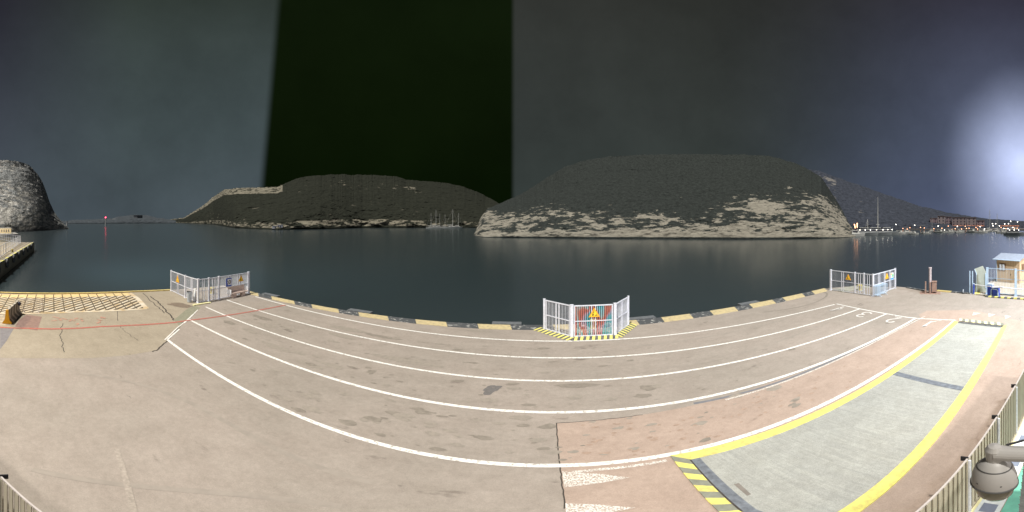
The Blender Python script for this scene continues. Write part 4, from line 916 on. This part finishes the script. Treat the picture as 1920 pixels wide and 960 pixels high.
def far_rock(x, s, n1, n2):
    v_ = .30 - s * .55 + n1 * .25
    if s < .16: v_ = .52
    if s < .03: v_ = 0
    if x < 530 and s > .85: v_ = .62
    if 560 < x < 800 and .72 < s < .9: v_ = .16 + n1 * .3
    if x > 780: v_ -= .10
    return v_
Mf = rockmat('dim_far_limestone', (.24, .22, .17), (.021, .023, .017), (.11, .10, .08), .6)
terrain('hill', [(300,416.5),(340,418),(400,421),(440,428),(520,431),(600,430),(680,427.5),(740,427.3),(890,427),(970,427)],
    [(300,416),(318,412),(345,408),(380,386),(400,369),(420,356),(450,352),(520,350.5),(545,339),(570,331),(620,327),(700,328),(745,331),(762,337),(830,342),(870,350),(900,362),(930,378),(970,404)], 300, 970, 220, far_rock, Mf, 2.2, 70, 5, seed=5)
def cliff_rock(x, s, n1, n2): return .62 - s * .25 + n1 * .2 if s > .03 else .1
Mc = rockmat('weathered_cliff', (.36, .35, .32), (.15, .155, .155), (.20, .19, .18), .9)
terrain('cliff', [(-60,438),(0,436),(60,433),(124,429.5),(130,429)], [(-60,296),(0,300),(25,301),(45,305),(56,311),(70,326),(80,342),(87,360),(93,378),(101,396),(110,409),(120,420),(130,428)], -60, 129, 60, cliff_rock, Mc, 1.6, 90, 6, pw=2.2, seed=9)
def back_rock(x, s, n1, n2): return .12 + n1 * .3 + (.25 if 1535 < x < 1568 and .55 < s < .95 else 0) - (x - 1500) * .0003
Mb = rockmat('back_slope', (.20, .19, .18), (.042, .048, .064), (.11, .105, .10), .5)  # haze put into the scrub colour as a bluish, sky-like tint
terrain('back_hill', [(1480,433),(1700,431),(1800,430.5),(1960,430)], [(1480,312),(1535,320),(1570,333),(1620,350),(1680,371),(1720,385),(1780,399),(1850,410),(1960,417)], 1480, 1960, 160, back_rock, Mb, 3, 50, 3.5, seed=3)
Mfc = rockmat('far_coast_slope', (.16, .17, .18), (.06, .07, .08), (.10, .11, .12), .3)  # haze painted into the slope colours so the coast merges with the sky
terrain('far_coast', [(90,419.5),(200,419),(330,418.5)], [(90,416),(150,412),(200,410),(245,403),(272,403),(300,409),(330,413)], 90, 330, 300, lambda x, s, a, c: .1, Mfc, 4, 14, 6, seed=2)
# ------------------------------------------------------------------ far left marks
def beacon(lab, p, h, lit):
    o = thing('harbour_beacon', lab, 'beacon', p); b = MB(); b.tube((0,0,0), (0,0,h), .9, .55, 12); b.build('tower', M_hullw, o); b = MB(); b.tube((0,0,h), (0,0,h+.2), 1.0, 1.0, 12); b.build('gallery', M_steel, o)
    if lit: b = MB(); b.lathe((0,0,h+1.2), [(0,-.9),(.8,-.4),(.9,.2),(.5,.8),(0,.9)], 10); b.build('lantern', M_lampr, o)
    return o
pz = AT(125.5, 424, 320); beacon('slim white beacon at the water end of the left cliff', pz, 4.6, False)
pz = AT(198, 412, 520); beacon('distant beacon with a glowing red light across the water at left', Vector((pz.x, pz.y, -1.6)), 12, True)
pz = AT(259, 404, 760); o = thing('fort_building', 'faint long low building on the distant shore at left', 'building', (pz.x, pz.y, pz.z - 6), -.95); b = MB(); b.box((0,0,3), (26,9,6)); b.build('wall', mat('fort_wall', (.17,.18,.19), .9, .1, .5), o); b = MB(); b.box((0,0,6.3), (27,10,.6)); b.build('roof', MAT['fort_wall'], o)  # wall toned close to the sky, distance haze put into its colour
for i, (x_, y_, lab) in enumerate(((515, 427.5, 'left one of two small white sheds low on the middle shore'), (525, 425.5, 'right one of two small white sheds, a little higher on the shore'))):
    pz = AT(x_, y_, 322); o = thing('white_shed', lab, 'shed', (pz.x, pz.y, pz.z), .75, 'white sheds on the shore'); b = MB(); b.box((0,0,.6), (4.8,3,2.4)); b.build('wall', mat('bright_shed', (.72,.72,.76), .7, .05, 2), o); b = MB(); b.box((0,0,1.9), (5.1,3.3,.2)); b.build('roof', mat('shed_roof', (.5,.5,.55), .7, .05, 2), o); b = MB(); b.box((.5,-1.52,.5), (.9,.06,1.8)); b.build('door', M_wglass, o)
# ------------------------------------------------------------------ boats
def hull_mb(L, Bm, fb, dr=.5):
    b = MB(); n = 12; sec = []
    for i in range(n + 1):
        t = i / n; wd = Bm / 2 * (1 - max(0, (t - .45) / .55) ** 2.2) * (.78 + .22 * min(1, t * 3)); sh = fb * (1 + .35 * t * t); x_ = -L/2 + L * t
        sec.append([(x_, -wd, sh), (x_ - (.12 * L * t * .4), -wd * .72, -dr), (x_ - (.12 * L * t * .4), wd * .72, -dr), (x_, wd, sh)])
    for i in range(n):
        for j in range(3): b.face([sec[i][j], sec[i+1][j], sec[i+1][j+1], sec[i][j+1]])
        b.face([sec[i][3], sec[i+1][3], sec[i+1][0], sec[i][0]])
    b.face(sec[0]); return b
def make_yacht(lab):
    o = thing('sailboat', lab, 'sailboat', (0,0,0), 0, 'sailboats moored in the harbour')
    hull_mb(11, 3.3, 1.0).build('hull', M_hullw, o)
    b = MB(); b.prism([(-2.2,-.95),(2.0,-.7),(2.8,0),(2.0,.7),(-2.2,.95)], 1.05, 1.65); cb = b.build('cabin', M_hullw, o)
    for y_ in (-.93, .93): b = MB(); b.box((-.2,y_,1.4), (2.4,.05,.2)); b.build('window', M_wglass, cb)
    b = MB(); b.tube((.8,0,1.0), (.8,0,16), .14, .09, 8); b.build('mast', M_alu, o); b = MB(); b.tube((.7,0,2.4), (-3.8,0,2.5), .1, .08, 8); b.tube((.6,0,2.62), (-3.6,0,2.68), .2, .14, 8); b.build('boom', M_alu, o)
    b = MB()
    for e_ in ((5.3,0,1.3), (-5.3,0,1.1), (.5,1.5,1.1), (.5,-1.5,1.1)): b.tube((.8,0,15.6), e_, .02, .02, 4)
    b.build('rigging', M_alu, o); return o
ylab = ['leftmost white sailboat of the moored group before the dark hill', 'second sailboat from the left in the group, with a taller mast', 'third sailboat from the left in the group, mast faint against the hill', 'fourth sailboat from the left, moored left of the big one', 'largest sailboat of the group with the tallest mast', 'rightmost sailboat of the group, nearest the pale headland']
yd = [(807, 428.2, 372, 1.05, .9), (816, 427.9, 384, 1.3, 1.2), (823.5, 427.4, 392, 1.05, .8), (833.5, 427.6, 388, 1.0, .8), (847, 427.8, 380, 1.35, 1.5), (858.5, 427.3, 394, 1.1, 1.0)]
proto = None
for (x_, y_, d_, zs, ls), lab in zip(yd, ylab):
    a_ = (x_ - 960) / F; D_ = (H - ZW) / tan((y_ - HZ) / F); loc = (D_ * sin(a_) , D_ * cos(a_), ZW); rz = -a_ + random.uniform(-.25, .25)
    if proto is None: proto = make_yacht(lab); proto.location = loc; proto.rotation_euler = (0,0,rz); proto.scale = (ls, ls, zs); 
    else: dup(proto, loc, rz, lab, (ls, ls, zs))
for (x_, y_, zs, ls), lab in zip(((1625.5, 440, 1.0, 1.3), (1855, 434.5, 1.45, 1.2), (1869, 434.3, 1.2, 1.1), (1747, 434, .9, .8)), ('sailboat with a thin mast behind the tourist boats at right', 'sailboat with the tall mast left of the right harbour lights', 'sailboat with the shorter mast among the right harbour lights', 'small sailboat moored before the left end of the town buildings')):
    a_ = (x_ - 960) / F; D_ = (H - ZW) / tan((y_ - HZ) / F); dup(proto, (D_ * sin(a_), D_ * cos(a_), ZW), -a_ + 1.2, lab, (ls, ls, zs * .95 * D_ / 330))
def make_boat(lab, L=9, wheel=True):
    o = thing('motorboat', lab, 'motorboat', (0,0,0), 0, 'small motorboats moored in the harbour')
    hull_mb(L, 2.9, 1.0).build('hull', M_hullw, o); b = MB(); b.prism([(-1.6,-1),(1.2,-.85),(2.0,0),(1.2,.85),(-1.6,1)], 1.0, 2.3); cb = b.build('cabin', M_hullw, o)
    
    for y_ in (-.98, .98): b = MB(); b.box((-.2,y_,1.9), (2.2,.06,.4)); b.build('window', M_wglass, cb)
    b = MB(); b.box((-.4,0,2.36), (3.0,2.1,.1)); b.build('roof', M_hullw, o); return o
bl = [(1603,443,1.4,'motorboat under the two orange lamps at the headland tip'), (1713,439.5,.8,'small pale motorboat floating alone before the lit restaurant row'), (1731.5,438.2,.6,'small motorboat left of a pair before the lit restaurant row'), (1738.5,438.3,.6,'small motorboat right of a pair before the lit restaurant row'),
  (1700,437,1.0,'moored motorboat under the lit restaurant row'), (1762,436.5,1.0,'motorboat below the left end of the town buildings'), (1782,436,1.0,'motorboat below the middle of the town buildings'), (1800,436,1.0,'motorboat below the right half of the town buildings'), (1822,436,1.1,'motorboat below the right end of the town buildings'), (1840,436.5,1.1,'motorboat left of the two tall masts'), (1882,437,1.2,'motorboat right of the two tall masts'), (1686,438.5,1.0,'motorboat moored beside the tourist boats')]
pb_ = None
for x_, y_, s_, lab in bl:
    a_ = (x_ - 960) / F; D_ = (H - ZW) / tan((y_ - HZ) / F); loc = (D_ * sin(a_), D_ * cos(a_), ZW)
    if pb_ is None: pb_ = make_boat(lab); pb_.location = loc; pb_.rotation_euler = (0,0,-a_ + .3); pb_.scale = (s_, s_, s_)
    else: dup(pb_, loc, -a_ + random.uniform(-.8, .8), lab, s_)
# tourist boats with deckhouses
def tour(lab, x_, y_, L, mast):
    a_ = (x_ - 960) / F; D_ = (H - ZW) / tan((y_ - HZ) / F)
    o = thing('tour_boat', lab, 'tour boat', (D_ * sin(a_), D_ * cos(a_), ZW), -a_ + .1, 'tour boats moored at the headland quay'); o['label'] = lab
    hull_mb(L, 5, 1.5).build('hull', mat('tour_hull', (.30,.32,.33), .5, .05, 1), o); b = MB(); b.box((-L*.1,0,2.6), (L*.55,3.8,2.0)); dk = b.build('deckhouse', mat('tour_house', (.36,.37,.38), .6, .05, 1), o)
    b = MB(); b.box((-L*.1,-1.92,2.9), (L*.5,.08,.7)); b.build('window', M_wglass, dk); b = MB(); b.box((-L*.08,0,4.6), (L*.35,3.2,.15)); b.build('upper_deck', M_hullw, o)
    for sx_ in (-.22, .07):
        for y_ in (-1.4, 1.4): b = MB(); b.tube((L*sx_,y_,3.6), (L*sx_,y_,4.6), .05); b.build('stanchion', M_alu, o)
    if mast: b = MB(); b.tube((0,0,3.6), (0,0,mast), .28, .1, 8); b.tube((-1,0,6.5), (1,0,6.5), .12); b.build('mast', M_alu, o)
    for k in range(3): b = MB(); b.lathe((-L*.25 + k*L*.2,-2.05,3.3), [(0,-.25),(.25,0),(0,.25)], 8); b.build('deck_lamp', M_lampw, dk)
tour('white tour boat moored left of the tall masted one at the headland quay', 1624, 441, 16, 0); tour('large tour boat with the tallest mast at the headland quay', 1646, 440.5, 19, 24); tour('tour boat right of the tall masted one', 1666, 440, 14, 0); tour('low floating pontoon boat with white lights at the far right edge', 1903, 441, 14, 0)
a_ = (1605 - 960) / F; D_ = 214
o = thing('signal_lamps', 'pair of glowing orange vertical lamps on the boat at the headland tip', 'lamps', (D_ * sin(a_), D_ * cos(a_), .4), -a_)
for k, (dx_, h0, hh) in enumerate(((-.75, 2.2, 2.6), (.75, 2.6, 2.9))): b = MB(); b.tube((dx_,0,0), (dx_,0,h0), .08); b.build('pole', M_steel, o); b = MB(); b.tube((dx_ + (.3 if k == 0 else 0),0,h0), (dx_ - (.3 if k == 0 else 0),0,h0 + hh), .22, .3, 8); b.build('lamp', M_lampo, o)
# ------------------------------------------------------------------ the town across the harbour
tq = MB(); ringq = []
for x_ in range(1640, 1981, 20): a_ = (x_ - 960) / F; D_ = 318 if x_ < 1850 else 300; ringq.append((D_ * sin(a_), D_ * cos(a_)))
for x_ in range(1980, 1639, -20): a_ = (x_ - 960) / F; ringq.append((385 * sin(a_), 385 * cos(a_)))
tq.prism(ringq, -4, -.5); struct(tq.build('town_quay', mat('town_quay_stone', (.14,.13,.13), .9, .1, .3)))
def building(lab, xa, xb, ytop, D_, m, floors, lit=0):
    a0, a1 = (xa - 960) / F, (xb - 960) / F; w_ = D_ * (a1 - a0); am = (a0 + a1) / 2; ht = H - D_ * tan((ytop - HZ) / F) + .5
    o = thing('town_building', lab, 'building', (D_ * sin(am), D_ * cos(am), -.5), -am, 'town buildings along the far quay'); dp = 12
    b = MB(); b.box((0, dp/2, ht/2), (w_, dp, ht)); b.build('wall', m, o); b = MB(); b.box((0, dp/2, ht + .2), (w_ + .6, dp + .6, .4)); b.build('roof', mat('town_roof', (.16,.11,.10), .9, .1, .5), o)
    n = max(2, int(w_ / 3.2)); fh = ht / floors
    for f_ in range(1, floors):
        for k in range(n):
            b = MB(); xx = -w_/2 + w_ * (k + .5) / n; b.box((xx, -.04, fh * (f_ + .5)), (1.0, .1, fh * .5)); b.build('window', M_wglass, o)
    b = MB(); b.box((0, -.3, 1.5), (w_ * .94, .5, 2.6)); b.build('shopfront', M_litw if lit else M_front, o)
    if lit: b = MB(); b.box((0, -1.4, 3.1), (w_, 2.6, .15)); b.build('awning', M_hullw, o)
building('long low restaurant row with bright warm orange lights', 1692, 1735, 424.5, 330, M_stone, 1, 1)
building('small lit kiosk building left of the restaurant row', 1660, 1669, 422, 325, M_stone, 1, 1)
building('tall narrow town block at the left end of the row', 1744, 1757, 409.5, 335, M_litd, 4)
building('tall dusky town block second from the left', 1758, 1772, 405.5, 335, M_stone2, 4)
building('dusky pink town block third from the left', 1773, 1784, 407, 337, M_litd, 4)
building('wide ochre town block in the middle of the row', 1785, 1812, 408, 335, M_stone, 4)
building('pale town block right of the wide ochre one', 1813, 1830, 408.5, 336, M_stone2, 4)
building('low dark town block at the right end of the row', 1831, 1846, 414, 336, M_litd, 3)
building('distant low block behind the right harbour lights', 1872, 1912, 424, 340, M_stone, 1, 0)
LP = [(1680,421.5,'w'),(1715,423,'w'),(1693,429,'o'),(1733,428,'o'),(1701,430,'o'),(1759,424.5,'w'),(1778,424.5,'o'),(1795,425,'w'),(1810,425,'o'),(1751,429.5,'o'),(1766,428.5,'o'),(1791,429.5,'o'),(1803,430,'o'),(1817,428.5,'o'),(1726,427,'o'),(1706,427.5,'o'),(1771,432,'w'),(1785,431,'o'),(1812,429,'o'),(1822,432,'o'),(1830,427,'o'),(1838,425.5,'w'),(1833,430,'o'),(1846,430,'w'),(1861,420,'w'),(1862,424,'w'),(1867,420,'w'),(1874,424,'w'),(1884,420.5,'w'),(1891,420,'w'),(1895,415.5,'w'),(1908,416.5,'w'),(1902,428.5,'o'),(1907,428.5,'o'),(1877,427,'o'),(1882,429,'w'),(1890,429,'w'),(1905,431,'o'),(1886,429,'o'),(1899,427,'w'),(1890,438.5,'w'),(1896,438.8,'w'),(1904,438.6,'w'),(1916,438,'w')]
ORD = ['leftmost','second','third','fourth','fifth','sixth','seventh','eighth','ninth','tenth','eleventh','twelfth','thirteenth','fourteenth','fifteenth','sixteenth','seventeenth','eighteenth','nineteenth','twentieth','twenty-first','twenty-second','twenty-third','twenty-fourth','twenty-fifth','twenty-sixth','twenty-seventh','twenty-eighth','twenty-ninth','thirtieth']
LP.sort(); cnt = {}
for i, (x_, y_, kd) in enumerate(LP):
    D_ = 312 if y_ < 435 else 232; a_ = (x_ - 960) / F; z_ = H - D_ * tan((y_ - HZ) / F); zb_ = -.5 if y_ < 435 else .2
    k_ = ('white' if kd == 'w' else 'orange') + (' high' if y_ < 422 else ' low'); cnt[k_] = cnt.get(k_, 0) + 1
    o = thing('harbour_lamp', 'glowing %s lamp on the far right shore, %s%s of its kind' % (k_, ORD[cnt[k_] - 1], '' if cnt[k_] == 1 else ' from left'), 'lamp', (D_ * sin(a_), D_ * cos(a_), zb_), 0, k_ + ' lamps along the far harbour')
    b = MB(); b.tube((0,0,0), (0,0,max(.3, z_ - zb_)), .07, .05, 6); b.build('pole', M_steel, o)
    b = MB(); b.lathe((0,0,z_ - zb_ + .3), [(0,-.36),(.28,-.22),(.38,0),(.28,.22),(0,.36)], 8); b.build('lamp_head', M_lampw if kd == 'w' else M_lampo, o)
